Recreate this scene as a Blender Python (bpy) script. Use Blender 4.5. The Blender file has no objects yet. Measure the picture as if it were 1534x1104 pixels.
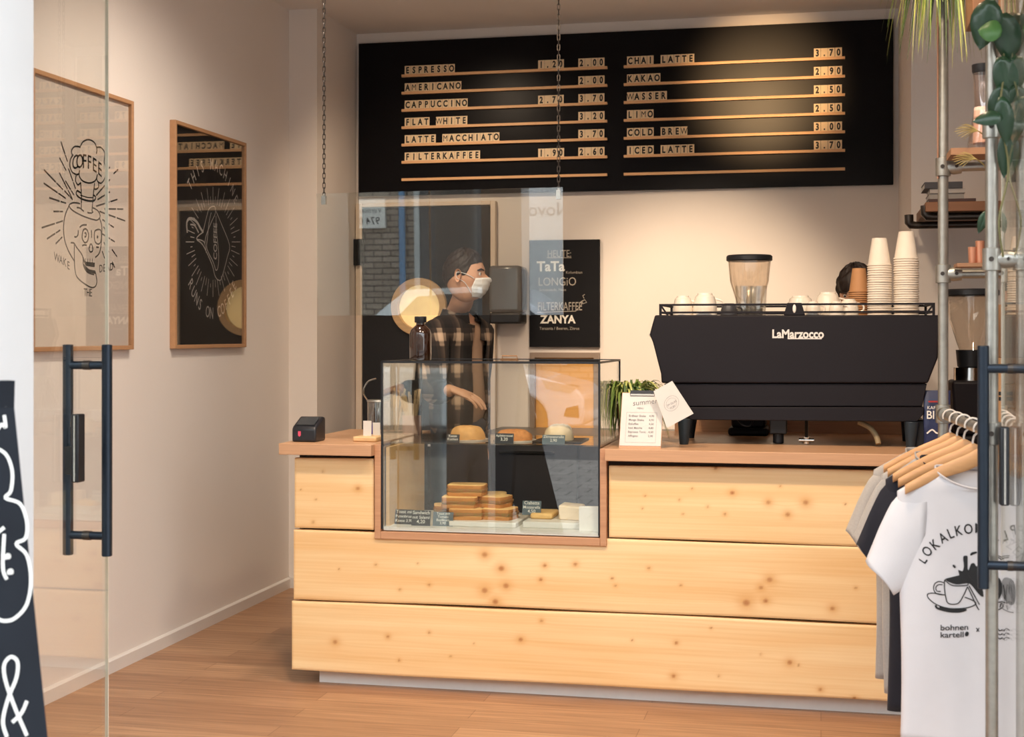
import bpy, bmesh, math, random
import numpy as np
from mathutils import Vector, Matrix
random.seed(7)
S = bpy.context.scene
COL = S.collection
PI = math.pi
R = math.radians
# ------------------------------------------------------------------ camera
F = 2100.0                      # focal length in pixels of the 1534 x 1104 frame
YAW = R(12.43)
HCAM = 1.45
HOR = 500.0                     # image row of the horizon
cam_d = bpy.data.cameras.new('camera')
cam = bpy.data.objects.new('camera', cam_d)
COL.objects.link(cam)
cam.location = (0, 0, HCAM)
cam.rotation_euler = (PI / 2, 0, YAW)
cam_d.sensor_width = 36
cam_d.lens = F / 1534 * 36
cam_d.shift_y = -(552 - HOR) / 1534
cam_d.clip_start = 0.05
cam_d.clip_end = 200
cam_d.dof.use_dof = True
cam_d.dof.focus_distance = 6.3
cam_d.dof.aperture_fstop = 5.0
S.camera = cam
CY, SY = math.cos(YAW), math.sin(YAW)
FWD = Vector((-SY, CY, 0)); RGT = Vector((CY, SY, 0)); UP = Vector((0, 0, 1))
EYE = Vector((0, 0, HCAM))
def ray(px, py): return FWD + RGT * ((px - 767) / F) + UP * ((HOR - py) / F)
def atY(px, py, Y): r = ray(px, py); return EYE + r * (Y / r.y)
def atX(px, py, X): r = ray(px, py); return EYE + r * (X / r.x)
def atZ(px, py, Z): r = ray(px, py); return EYE + r * ((Z - HCAM) / r.z)
def atD(px, py, d): return EYE + ray(px, py) * d
# ------------------------------------------------------------------ world, lights, exposure
S.view_settings.view_transform = 'Standard'
S.view_settings.look = 'None'
S.view_settings.gamma = 1.0
S.view_settings.use_curve_mapping = False
S.view_settings.exposure = 0.22
S.cycles.use_denoising = True
S.cycles.max_bounces = 10
S.cycles.diffuse_bounces = 5
S.cycles.glossy_bounces = 4
S.cycles.transparent_max_bounces = 24
S.cycles.caustics_reflective = False
S.cycles.caustics_refractive = False
S.cycles.sample_clamp_indirect = 6.0
W = bpy.data.worlds.new('overcast_sky'); S.world = W; W.use_nodes = True
nt = W.node_tree; nt.nodes.clear()
wo = nt.nodes.new('ShaderNodeOutputWorld'); wb = nt.nodes.new('ShaderNodeBackground')
wg = nt.nodes.new('ShaderNodeTexCoord'); ws = nt.nodes.new('ShaderNodeSeparateXYZ'); wr = nt.nodes.new('ShaderNodeValToRGB')
nt.links.new(wg.outputs['Generated'], ws.inputs[0]); nt.links.new(ws.outputs['Z'], wr.inputs[0])
wr.color_ramp.elements[0].color = (0.95, 0.97, 1.0, 1); wr.color_ramp.elements[0].position = 0.0
wr.color_ramp.elements[1].color = (0.80, 0.90, 1.0, 1); wr.color_ramp.elements[1].position = 0.9
nt.links.new(wr.outputs[0], wb.inputs[0]); wb.inputs[1].default_value = 3.6
nt.links.new(wb.outputs[0], wo.inputs[0])
LAMPS = [  # ceiling spotlights (x, y, z, aim x, aim y, aim z, watts, cone)
    (-0.45, 5.55, 3.18, -0.33, 8.2, 2.88, 330, 22),
    (-1.70, 5.20, 3.18, -2.97, 5.7, 0.5, 85, 120),  # added lamp, lifts the brightness of the daylit poster wall
    (-1.30, 3.95, 3.18, -1.2, 5.6, 0.6, 150, 95),
    (0.00, 3.95, 3.18, -0.1, 5.7, 0.7, 150, 95),
    (-2.10, 6.90, 3.18, -1.9, 8.2, 1.2, 50, 110),
    (-0.75, 5.60, 3.18, -0.7, 8.2, 1.25, 330, 42),
]
LAMP_COL = (1.0, 0.76, 0.53)
# ------------------------------------------------------------------ materials
def lin(c): return tuple(((v / 255) / 12.92 if v / 255 <= .04045 else ((v / 255 + .055) / 1.055) ** 2.4) for v in c)
MC = {}
def pm(name, c, rough=.5, metal=0.0, var=.06, scale=30.0, bump=0.0, stretch=(1, 1, 1), spec=.5, coat=0.0, emit=None, sheen=0.0, trans=0.0, c2=None):
    """procedural material: colour broken up by stretched noise, optional bump"""
    if name in MC: return MC[name]
    m = bpy.data.materials.new(name); m.use_nodes = True; MC[name] = m
    t = m.node_tree; N = t.nodes; L = t.links; b = N['Principled BSDF']
    tc = N.new('ShaderNodeTexCoord'); mp = N.new('ShaderNodeMapping'); no = N.new('ShaderNodeTexNoise'); ra = N.new('ShaderNodeMix')
    ra.data_type = 'RGBA'
    mp.inputs['Scale'].default_value = stretch
    no.inputs['Scale'].default_value = scale; no.inputs['Detail'].default_value = 4
    L.new(tc.outputs['Object'], mp.inputs[0]); L.new(mp.outputs[0], no.inputs['Vector'])
    a = lin(c); d = lin(c2) if c2 else tuple(v * (1 - 2 * var) for v in a)
    ra.inputs[6].default_value = (*[min(1, v * (1 + (0 if c2 else var))) for v in a], 1); ra.inputs[7].default_value = (*d, 1)
    L.new(no.outputs['Fac'], ra.inputs[0]); L.new(ra.outputs[2], b.inputs['Base Color'])
    b.inputs['Roughness'].default_value = rough; b.inputs['Metallic'].default_value = metal
    b.inputs['Specular IOR Level'].default_value = spec
    if coat: b.inputs['Coat Weight'].default_value = coat; b.inputs['Coat Roughness'].default_value = .05
    if sheen: b.inputs['Sheen Weight'].default_value = sheen
    if trans: b.inputs['Transmission Weight'].default_value = trans
    if emit: b.inputs['Emission Color'].default_value = (*lin(emit[0]), 1); b.inputs['Emission Strength'].default_value = emit[1]
    if bump:
        bp = N.new('ShaderNodeBump'); bp.inputs['Strength'].default_value = bump; bp.inputs['Distance'].default_value = .004
        L.new(no.outputs['Fac'], bp.inputs['Height']); L.new(bp.outputs[0], b.inputs['Normal'])
    return m
def glass(name, tint=(250, 252, 250), base=.045, rough=0.0, gl=(1, 1, 1)):
    """flat glazing: a see-through layer under a mirror layer that strengthens at grazing angles"""
    if name in MC: return MC[name]
    m = bpy.data.materials.new(name); m.use_nodes = True; MC[name] = m
    t = m.node_tree; N = t.nodes; L = t.links; N.clear()
    o = N.new('ShaderNodeOutputMaterial'); mx = N.new('ShaderNodeMixShader'); tr = N.new('ShaderNodeBsdfTransparent'); g = N.new('ShaderNodeBsdfGlossy')
    lw = N.new('ShaderNodeLayerWeight'); lw.inputs[0].default_value = .5
    p = N.new('ShaderNodeMath'); p.operation = 'POWER'; p.inputs[1].default_value = 4.2
    ma = N.new('ShaderNodeMath'); ma.operation = 'MULTIPLY_ADD'; ma.inputs[1].default_value = 1 - base; ma.inputs[2].default_value = base
    L.new(lw.outputs['Facing'], p.inputs[0]); L.new(p.outputs[0], ma.inputs[0])
    L.new(ma.outputs[0], mx.inputs[0]); L.new(tr.outputs[0], mx.inputs[1]); L.new(g.outputs[0], mx.inputs[2]); L.new(mx.outputs[0], o.inputs[0])
    tr.inputs[0].default_value = (*lin(tint), 1); g.inputs[0].default_value = (*gl, 1); g.inputs['Roughness'].default_value = rough
    return m
# ------------------------------------------------------------------ mesh builder
WL = {}
class MB:
    def __init__(s): s.v = []; s.f = []; s.m = []
    def add(s, vs, fs, mi=0):
        k = len(s.v); s.v.extend([tuple(p) for p in vs]); s.f.extend([tuple(i + k for i in f) for f in fs]); s.m.extend([mi] * len(fs)); return s
    def box(s, x0, x1, y0, y1, z0, z1, mi=0):
        return s.add([(x0, y0, z0), (x1, y0, z0), (x1, y1, z0), (x0, y1, z0), (x0, y0, z1), (x1, y0, z1), (x1, y1, z1), (x0, y1, z1)],
              [(0, 3, 2, 1), (4, 5, 6, 7), (0, 1, 5, 4), (1, 2, 6, 5), (2, 3, 7, 6), (3, 0, 4, 7)], mi)
    def prism(s, poly, vec, mi=0):
        n = len(poly); vec = Vector(vec); a = [Vector(p) for p in poly]
        nrm = Vector((0, 0, 0))
        for i in range(n): nrm += a[i].cross(a[(i + 1) % n])
        if nrm.dot(vec) > 0: a.reverse()
        return s.add(a + [p + vec for p in a], [tuple(range(n)), tuple(range(2 * n - 1, n - 1, -1))] + [(i, i + n, (i + 1) % n + n, (i + 1) % n) for i in range(n)], mi)
    def rings(s, rs, mi=0, caps=True, closed=False):
        n = len(rs[0]); vs = [p for r in rs for p in r]; fs = []
        m = len(rs)
        for j in range(m if closed else m - 1):
            for i in range(n):
                a = j * n + i; b = j * n + (i + 1) % n; c = ((j + 1) % m) * n + (i + 1) % n; d = ((j + 1) % m) * n + i
                fs.append((a, b, c, d))
        if caps and not closed: fs.append(tuple(range(n - 1, -1, -1))); fs.append(tuple(range((m - 1) * n, m * n)))
        return s.add(vs, fs, mi)
    def tube(s, pts, r, seg=10, mi=0, closed=False, caps=True, flat=None):
        pts = [Vector(p) for p in pts]; n = len(pts); rs = []
        rad = r if isinstance(r, (list, tuple)) else [r] * n
        prev = None
        for i, p in enumerate(pts):
            t = (pts[(i + 1) % n] - pts[i - 1]) if closed else (pts[min(i + 1, n - 1)] - pts[max(i - 1, 0)])
            t = t.normalized() if t.length > 1e-9 else Vector((0, 0, 1))
            if prev is None:
                a = Vector((0, 0, 1)) if abs(t.z) < .9 else Vector((1, 0, 0))
                u = t.cross(a).normalized()
            else:
                u = prev - t * prev.dot(t)
                u = u.normalized() if u.length > 1e-6 else t.orthogonal().normalized()
            prev = u; w = t.cross(u)
            k = flat or 1.0
            rs.append([p + (u * math.cos(2 * PI * q / seg) * k + w * math.sin(2 * PI * q / seg)) * rad[i] for q in range(seg)])
        return s.rings(rs, mi, caps, closed)
    def cyl(s, p0, p1, r, r1=None, seg=20, mi=0): return s.tube([p0, p1], [r, r if r1 is None else r1], seg, mi)
    def lathe(s, prof, o=(0, 0, 0), seg=28, mi=0, caps=True, M=None):
        o = Vector(o); rs = []
        for r, z in prof:
            ring = [Vector((r * math.cos(2 * PI * q / seg), r * math.sin(2 * PI * q / seg), z)) for q in range(seg)]
            rs.append([(M @ p if M else p) + o for p in ring])
        return s.rings(rs, mi, caps)
    def sph(s, c, r, seg=16, rows=10, mi=0, M=None):
        c = Vector(c); r = r if isinstance(r, (tuple, list)) else (r, r, r); rs = []
        for j in range(rows + 1):
            th = PI * (j / rows) * .998 + .001
            ring = [Vector((r[0] * math.sin(th) * math.cos(2 * PI * q / seg), r[1] * math.sin(th) * math.sin(2 * PI * q / seg), -r[2] * math.cos(th))) for q in range(seg)]
            rs.append([c + (M @ p if M else p) for p in ring])
        return s.rings(rs, mi, True)
    def ribbon(s, pts, w, n, mi=0, closed=False, off=0.0006):
        pts = [Vector(p) for p in pts]; n = Vector(n).normalized(); k = len(pts); vs = []; fs = []
        for i, p in enumerate(pts):
            t = (pts[(i + 1) % k] - pts[i - 1]) if closed else (pts[min(i + 1, k - 1)] - pts[max(i - 1, 0)])
            if t.length < 1e-9: t = Vector((1, 0, 0))
            sd = n.cross(t.normalized()); ww = w[i] if isinstance(w, (list, tuple)) else w
            vs += [p + sd * ww / 2 + n * off, p - sd * ww / 2 + n * off]
        for i in range(k if closed else k - 1):
            j = (i + 1) % k; fs.append((2 * i, 2 * i + 1, 2 * j + 1, 2 * j))
        return s.add(vs, fs, mi)
    def poly(s, pts, n, mi=0, off=.0004):
        n = Vector(n).normalized(); pts = [Vector(p) + n * off for p in pts]; nr = Vector((0, 0, 0))
        for i in range(len(pts)): nr += (pts[i] - pts[0]).cross(pts[(i + 1) % len(pts)] - pts[0])
        if nr.dot(n) < 0: pts.reverse()
        return s.add(pts, [tuple(range(len(pts)))], mi)
    def text(s, txt, O, ux, uy, size, n=None, mi=0, bold=0.0, xs=1.0, align='L', off=.0008, fn=None):
        vs, fs, w = text_geo(txt, bold)
        O = Vector(O); ux = Vector(ux).normalized(); uy = Vector(uy).normalized(); n = Vector(n).normalized() if n else ux.cross(uy)
        sh = 0 if align == 'L' else (-w / 2 if align == 'C' else -w)
        P = [O + ux * ((x + sh) * size * xs) + uy * (y * size) + n * off for x, y in vs]
        if fn: P = [fn(p) for p in P]
        return s.add(P, fs, mi)
    def arc_text(s, txt, C, ux, uy, rad, a0, a1, size, n=None, mi=0, bold=0.0, xs=1.0, inner=False, off=.0008, fn=None, ry=None):
        """letters along an arc; angles in degrees measured from ux towards uy"""
        C = Vector(C); ux = Vector(ux).normalized(); uy = Vector(uy).normalized(); k = len(txt); ry = ry or rad
        for i, ch in enumerate(txt):
            if ch == ' ': continue
            a = R(a0 + (a1 - a0) * i / max(1, k - 1))
            rd = ux * math.cos(a) + uy * math.sin(a); tg = ux * math.sin(a) - uy * math.cos(a)
            if inner: rd, tg = -rd, -tg
            p = C + ux * math.cos(a) * rad + uy * math.sin(a) * ry
            s.text(ch, p, tg, rd, size, n, mi, bold, xs, 'C', off, fn)
        return s
    def build(s, name, mats, parent=None, local=False, loc=None, sharp=35, bevel=0.0, subsurf=0, rotz=0.0, smooth=True):
        me = bpy.data.meshes.new(name)
        ms = mats if isinstance(mats, (list, tuple)) else [mats]
        if local: o_ = Vector((0, 0, 0))
        elif parent is not None: o_ = WL[parent.name]
        elif loc is not None: o_ = Vector(loc)
        else:
            a = np.array(s.v); o_ = Vector(((a[:, 0].min() + a[:, 0].max()) / 2, (a[:, 1].min() + a[:, 1].max()) / 2, a[:, 2].min()))
        me.from_pydata([(p[0] - o_.x, p[1] - o_.y, p[2] - o_.z) for p in s.v], [], s.f)
        for m in ms: me.materials.append(m)
        me.polygons.foreach_set('material_index', s.m)
        me.polygons.foreach_set('use_smooth', [smooth] * len(s.f))
        me.update()
        if smooth: me.set_sharp_from_angle(angle=R(sharp))
        o = bpy.data.objects.new(name, me); COL.objects.link(o)
        if parent is not None: o.parent = parent; WL[o.name] = WL[parent.name]
        else: o.location = loc if (local and loc is not None) else o_; WL[o.name] = Vector(o.location)
        if local and parent is None: WL[o.name] = Vector((0, 0, 0))
        if rotz: o.rotation_euler.z = rotz
        if bevel:
            b = o.modifiers.new('bevel', 'BEVEL'); b.width = bevel; b.segments = 2; b.limit_method = 'ANGLE'; b.angle_limit = R(40)
        if subsurf:
            b = o.modifiers.new('subsurf', 'SUBSURF'); b.levels = subsurf; b.render_levels = subsurf
        return o
TG = {}
def text_geo(txt, bold=0.0):
    k = (txt, bold)
    if k in TG: return TG[k]
    cu = bpy.data.curves.new('t', 'FONT'); cu.body = txt; cu.size = 1.0; cu.resolution_u = 3; cu.offset = bold; cu.fill_mode = 'FRONT'
    o = bpy.data.objects.new('t', cu); COL.objects.link(o)
    bpy.context.view_layer.update()
    me = bpy.data.meshes.new_from_object(o.evaluated_get(bpy.context.evaluated_depsgraph_get()))
    vs = [(v.co.x, v.co.y) for v in me.vertices]; fs = [tuple(p.vertices) for p in me.polygons]
    x0 = min([v[0] for v in vs] or [0]); x1 = max([v[0] for v in vs] or [0])
    vs = [(x - x0, y) for x, y in vs]
    bpy.data.objects.remove(o); bpy.data.meshes.remove(me); bpy.data.curves.remove(cu)
    TG[k] = (vs, fs, x1 - x0); return TG[k]
def smoothline(pts, k=5, closed=False):
    P = [Vector(p) for p in pts]; n = len(P); out = []
    for i in range(n if closed else n - 1):
        if closed: a, b, c, d = P[i - 1], P[i], P[(i + 1) % n], P[(i + 2) % n]
        else: a, b, c, d = P[max(i - 1, 0)], P[i], P[i + 1], P[min(i + 2, n - 1)]
        for q in range(k):
            t = q / k
            out.append(.5 * ((2 * b) + (c - a) * t + (2 * a - 5 * b + 4 * c - d) * t * t + (3 * b - a - 3 * c + d) * t ** 3))
    if not closed: out.append(P[-1])
    return out
def thing(name, label, cat, loc=(0, 0, 0), group=None, rotz=0.0):
    o = bpy.data.objects.new(name, None); COL.objects.link(o); o.empty_display_size = .05
    o.location = loc; o.rotation_euler.z = rotz; WL[o.name] = Vector(loc)
    o['label'] = label; o['category'] = cat
    if group: o['group'] = group
    return o
def tag(o, label, cat, group=None, kind=None):
    o['label'] = label; o['category'] = cat
    if group: o['group'] = group
    if kind: o['kind'] = kind
    return o
def struct(o, label=None, cat=None):
    o['kind'] = 'structure'
    if label: o['label'] = label
    if cat: o['category'] = cat
    return o
def dup(o, loc, label, rotz=None, name=None, scale=None):
    c = o.copy(); COL.objects.link(c); c.location = loc; c['label'] = label
    if rotz is not None: c.rotation_euler.z = rotz
    if scale: c.scale = scale
    for ch in list(o.children):
        d = ch.copy(); COL.objects.link(d); d.parent = c
        for g in list(ch.children):
            e = g.copy(); COL.objects.link(e); e.parent = d
    return c
def skin_geo(chains, sub=2, root=0):
    """skin a graph: chains = (points{name:(co,r)}, edges) -> verts, faces"""
    pts, edges = chains; names = list(pts)
    bm = bmesh.new(); L = bm.verts.layers.skin.verify(); V = {}
    for i, nme in enumerate(names):
        co, r = pts[nme]; v = bm.verts.new(co); V[nme] = v
        rr = r if isinstance(r, tuple) else (r, r)
        v[L].radius = rr; v[L].use_root = (i == root)
    for a, b in edges: bm.edges.new((V[a], V[b]))
    me = bpy.data.meshes.new('s'); bm.to_mesh(me); bm.free()
    o = bpy.data.objects.new('s', me); COL.objects.link(o)
    m = o.modifiers.new('skin', 'SKIN'); m.use_smooth_shade = True; m.branch_smoothing = .6
    if sub: q = o.modifiers.new('sub', 'SUBSURF'); q.levels = sub; q.render_levels = sub
    bpy.context.view_layer.update()
    r = bpy.data.meshes.new_from_object(o.evaluated_get(bpy.context.evaluated_depsgraph_get()))
    vs = [tuple(v.co) for v in r.vertices]; fs = [tuple(p.vertices) for p in r.polygons]
    bpy.data.objects.remove(o); bpy.data.meshes.remove(me); bpy.data.meshes.remove(r)
    return vs, fs
def chain(*cr):
    pts = {i: c for i, c in enumerate(cr)}
    return pts, [(i, i + 1) for i in range(len(cr) - 1)]
# common materials
m_wall = pm('wall_paint', (234, 226, 219), .85, var=.015, scale=3, bump=.03)
m_ceil = pm('ceiling_paint', (236, 229, 223), .9, var=.015, scale=3)
m_trim = pm('white_trim', (226, 220, 214), .5, var=.02, scale=8)
m_facade = pm('white_render', (222, 223, 222), .8, var=.03, scale=6, bump=.05)
m_black = pm('matte_black_metal', (26, 28, 33), .42, var=.1, scale=40, spec=.5)
m_handle = pm('dark_blue_grey_metal', (42, 52, 64), .38, metal=.6, var=.08, scale=25)
m_steel = pm('galvanised_steel', (176, 174, 166), .38, metal=.85, var=.16, scale=35, bump=.15)
m_dsteel = pm('dark_steel_pipe', (84, 78, 74), .35, metal=.85, var=.2, scale=30, bump=.1)
m_chrome = pm('chrome', (215, 212, 205), .15, metal=1.0, var=.03, scale=10)
m_white = pm('white_plastic', (238, 236, 230), .45, var=.02, scale=20)
m_paper = pm('white_paper', (218, 215, 211), .75, var=.02, scale=40)
m_ink = pm('black_ink', (24, 23, 24), .7, var=.1, scale=60)
m_chalk = pm('white_chalk', (232, 230, 222), .9, var=.12, scale=90)
m_board = pm('chalkboard_black', (20, 20, 24), .6, var=.2, scale=6, spec=.15)
m_glass = glass('clear_glass')
m_glass_door = glass('door_glass', (253, 253, 251), .035)
# ------------------------------------------------------------------ room shell
XL, XR, YB, ZC = -2.97, 2.6, 8.25, 3.30
def floor_mat():
    m = bpy.data.materials.new('laminate_floor'); m.use_nodes = True; t = m.node_tree; N = t.nodes; L = t.links; b = N['Principled BSDF']
    tc = N.new('ShaderNodeTexCoord'); br = N.new('ShaderNodeTexBrick'); mp = N.new('ShaderNodeMapping'); n1 = N.new('ShaderNodeTexNoise'); n2 = N.new('ShaderNodeTexNoise')
    br.inputs['Scale'].default_value = 1; br.inputs['Brick Width'].default_value = 1.3; br.inputs['Row Height'].default_value = .125; br.inputs['Mortar Size'].default_value = .0012
    br.inputs['Color1'].default_value = (*lin((182, 142, 108)), 1); br.inputs['Color2'].default_value = (*lin((162, 122, 91)), 1); br.inputs['Mortar'].default_value = (*lin((120, 82, 56)), 1)
    L.new(tc.outputs['Object'], br.inputs['Vector']); L.new(tc.outputs['Object'], mp.inputs[0]); mp.inputs['Scale'].default_value = (1.2, 26, 1)
    n1.inputs['Scale'].default_value = 2.2; n1.inputs['Detail'].default_value = 6; L.new(mp.outputs[0], n1.inputs['Vector'])
    mx = N.new('ShaderNodeMix'); mx.data_type = 'RGBA'; mx.blend_type = 'MULTIPLY'; mx.inputs[0].default_value = .75
    cr = N.new('ShaderNodeValToRGB'); cr.color_ramp.elements[0].position = .3; cr.color_ramp.elements[0].color = (.55, .50, .46, 1); cr.color_ramp.elements[1].position = .7; cr.color_ramp.elements[1].color = (1.15, 1.12, 1.1, 1)
    L.new(n1.outputs['Fac'], cr.inputs[0]); L.new(br.outputs['Color'], mx.inputs[6]); L.new(cr.outputs[0], mx.inputs[7]); L.new(mx.outputs[2], b.inputs['Base Color'])
    b.inputs['Roughness'].default_value = .42
    return m
struct(MB().box(XL - .3, XR + .3, 2.9, YB + .3, -.12, 0).build('floor', floor_mat(), loc=(0, 0, 0), local=False), 'warm brown laminate floor with planks running across', 'floor')
struct(MB().box(XL - .3, XR + .3, 2.9, YB + .3, ZC, ZC + .15).build('ceiling', m_ceil), 'plain painted ceiling', 'ceiling')
struct(MB().box(XL - .2, XL, 2.9, 7.55, 0, ZC).build('wall_left', m_wall), 'long cream wall with two framed posters', 'wall')
struct(MB().box(XL - .2, -2.80, 7.55, YB, 0, ZC).build('wall_left_pier', m_wall), 'cream wall pier beside the back door', 'wall')
struct(MB().box(XL - .2, XR + .2, YB, YB + .2, 0, ZC).build('wall_back', m_wall), 'cream back wall behind the counter', 'wall')
struct(MB().box(.43, XR + .2, 7.10, YB, 0, ZC).build('wall_right_pier', m_wall), 'cream wall block right of the menu board', 'wall')
struct(MB().box(XR, XR + .2, 2.9, 7.1, 0, ZC).build('wall_right', m_wall), 'cream wall behind the shirt rack', 'wall')
fr = MB().box(-2.12, -1.871, 2.9, 3.08, 0, 4.2).box(-6, -2.97, 2.9, 3.08, 0, 4.2).box(-2.97, -2.12, 2.9, 3.08, 0, .12).box(-2.97, -2.12, 2.9, 3.08, 2.95, 4.2).box(2.25, 7, 2.9, 3.08, 0, 4.2).box(-1.871, 2.25, 2.9, 3.08, 2.95, 4.2)
struct(fr.build('wall_front', m_facade), 'white rendered shop front around the entrance', 'wall')
bb = MB().prism([(XL, 3.1, 0), (XL + .014, 3.1, 0), (XL + .014, 3.1, .052), (XL + .006, 3.1, .06), (XL, 3.1, .06)], (0, 4.45, 0))
struct(bb.build('baseboard_left', m_trim), 'white skirting along the poster wall', 'skirting')
bb = MB().box(XL, -2.80, 7.536, 7.55, 0, .06)
struct(bb.build('baseboard_pier', m_trim), 'white skirting on the pier', 'skirting')
# ------------------------------------------------------------------ back door with round window
d3 = bpy.data.objects.new('door_3', None); COL.objects.link(d3); d3.location = (-2.345, 8.2, 0); WL['door_3'] = Vector(d3.location)
struct(d3, 'dark door with round lit window behind the barista', 'door')
m_door = pm('dark_door_paint', (24, 25, 30), .5, var=.15, scale=5)
def door_leaf():
    b = MB(); c = Vector((-2.383, 0, 1.613)); r = .135; y0, y1 = 8.2, 8.24; n = 48
    x0, x1, z0, z1 = -2.745, -1.945, .01, 2.22
    inner = [(c.x + r * math.cos(2 * PI * i / n), c.z + r * math.sin(2 * PI * i / n)) for i in range(n)]
    outer = []
    for i in range(n):
        a = 2 * PI * i / n; dx, dz = math.cos(a), math.sin(a)
        k = min(((x1 - c.x) / dx if dx > 1e-6 else (x0 - c.x) / dx if dx < -1e-6 else 9e9), ((z1 - c.z) / dz if dz > 1e-6 else (z0 - c.z) / dz if dz < -1e-6 else 9e9))
        outer.append((c.x + dx * k, c.z + dz * k))
    for ca in ((x0, z0), (x1, z0), (x1, z1), (x0, z1)):       # snap the nearest spoke to each corner
        j = min(range(n), key=lambda i: (outer[i][0] - ca[0]) ** 2 + (outer[i][1] - ca[1]) ** 2); outer[j] = ca
    vs = [(x, y0, z) for x, z in inner] + [(x, y0, z) for x, z in outer] + [(x, y1, z) for x, z in inner] + [(x, y1, z) for x, z in outer]
    fs = []
    for i in range(n):
        j = (i + 1) % n
        fs += [(i, n + i, n + j, j), (2 * n + i, 2 * n + j, 3 * n + j, 3 * n + i), (i, j, 2 * n + j, 2 * n + i), (n + i, 3 * n + i, 3 * n + j, n + j)]
    return b.add(vs, fs)
door_leaf().build('door_leaf', m_door, d3)
m_birch = pm('pale_birch', (222, 186, 140), .5, var=.1, scale=8, stretch=(1, 1, 12))
rot = Matrix.Rotation(PI / 2, 3, 'X')
MB().lathe([(.133, -.02), (.133, .02), (.172, .022), (.176, .012), (.176, -.01), (.172, -.02)], (-2.383, 8.19, 1.613), 48, 0, False, rot).build('porthole_ring', m_birch, d3)
MB().lathe([(.002, 0), (.136, 0), (.136, .004), (.002, .004)], (-2.383, 8.226, 1.613), 40, 0, True, rot).build('porthole_pane', pm('lit_room_glow', (255, 214, 150), .4, var=.25, scale=9, emit=((255, 214, 150), .55)), d3)
hg = MB().box(-2.800, -2.735, 8.185, 8.197, 1.87, 2.03).cyl((-2.765, 8.18, 1.87), (-2.765, 8.18, 2.03), .010)
hg.build('hinge', m_black, d3)
hg = MB().box(-2.800, -2.735, 8.185, 8.197, .25, .41).cyl((-2.765, 8.18, .25), (-2.765, 8.18, .41), .010)
hg.build('hinge', m_black, d3)
df = MB().box(-2.79, -2.75, 8.195, 8.249, 0, 2.25).box(-1.94, -1.91, 8.195, 8.249, 0, 2.25).box(-2.75, -1.94, 8.195, 8.249, 2.225, 2.25)
df.build('door_frame', pm('cream_door_frame', (230, 212, 192), .5, var=.03, scale=9), d3, bevel=.004)
# ------------------------------------------------------------------ entrance doors of glass, both swung inwards
def entrance_door(name, x, y0, y1, hx_bars, hy, zb0, zb1, zs, bolt, label, ztop=2.9):
    e = bpy.data.objects.new(name, None); COL.objects.link(e); e.location = (x, (y0 + y1) / 2, 0); WL[name] = Vector(e.location); struct(e, label, 'door')
    MB().box(x - .005, x + .005, y0, y1, .01, ztop).build('glass_pane', [m_glass_door], e)
    MB().box(x - .0052, x + .0052, y1, y1 + .004, .01, ztop).build('pane_edge', pm('pale_glass_edge', (240, 232, 214), .4, var=.05), e)
    for bx in hx_bars:
        MB().lathe([(.0135, zb0), (.0155, zb0 + .002), (.0155, zb1 - .002), (.0135, zb1)], (bx, hy, 0), 24).build('pull_bar', m_handle, e)
    for z in zs:
        b = MB().cyl((hx_bars[0], hy, z), (hx_bars[1], hy, z), .0125, seg=20)
        o = b.build('standoff', m_handle, e)
        MB().cyl((x - .012, hy, z), (x + .012, hy, z), .0142, seg=20).build('clamp_ring', m_dsteel, o)
    bx, by, bz0, bz1 = bolt
    sg = 1 if bx > x else -1
    o = MB().box(bx - .012, bx + .012, by - .02, by + .02, bz0, bz1).build('lock_case', m_black, e, bevel=.004)
    MB().box(bx - .0025, bx + .0025, by - .0225, by - .0205, bz0 + .004, bz1 - .004).build('highlight_strip', m_chrome, o)  # bright strip standing in for the highlight along the lock case
    return e
P = atD(131, 675, 4.2)
entrance_door('door_1', P.x, 3.09, P.y + .115, (P.x - .064, P.x + .064), P.y, atD(131, 832, 4.2).z, atD(131, 516, 4.2).z, (atD(131, 547, 4.2).z, atD(131, 802, 4.2).z),
              (P.x + .026, P.y - .1, atD(150, 722, 4.1).z, atD(150, 620, 4.1).z), 'open glass entrance door with black pull bars before the poster wall')
MB().box(P.x - .03, P.x - .006, P.y - .08, P.y - .03, atD(150, 712, 4.1).z, atD(150, 670, 4.1).z).build('latch_box', m_black, bpy.data.objects['door_1'], bevel=.003)
P2 = atX(1516, 690, .505)
entrance_door('door_2', P2.x, 3.0, 4.184, (P2.x - .074, P2.x + .074), P2.y, atD(1473, 889, 3.74).z, atD(1473, 518, 3.74).z, (atD(1473, 553, 3.74).z, atD(1473, 853, 3.74).z),
              (P2.x - .012 - .006, P2.y + .02, atD(1509, 762, 3.74).z, atD(1509, 642, 3.74).z), 'open glass entrance door with black pull bar beside the shirt rack')
w1_ = bpy.data.objects.new('window_1', None); COL.objects.link(w1_); w1_.location = (-2.545, 2.99, .12); WL['window_1'] = Vector(w1_.location); struct(w1_, 'narrow shop window left of the white pier', 'window')
MB().box(-2.97, -2.12, 2.985, 2.995, .12, 2.95).build('glass_pane', m_glass, w1_)
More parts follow.
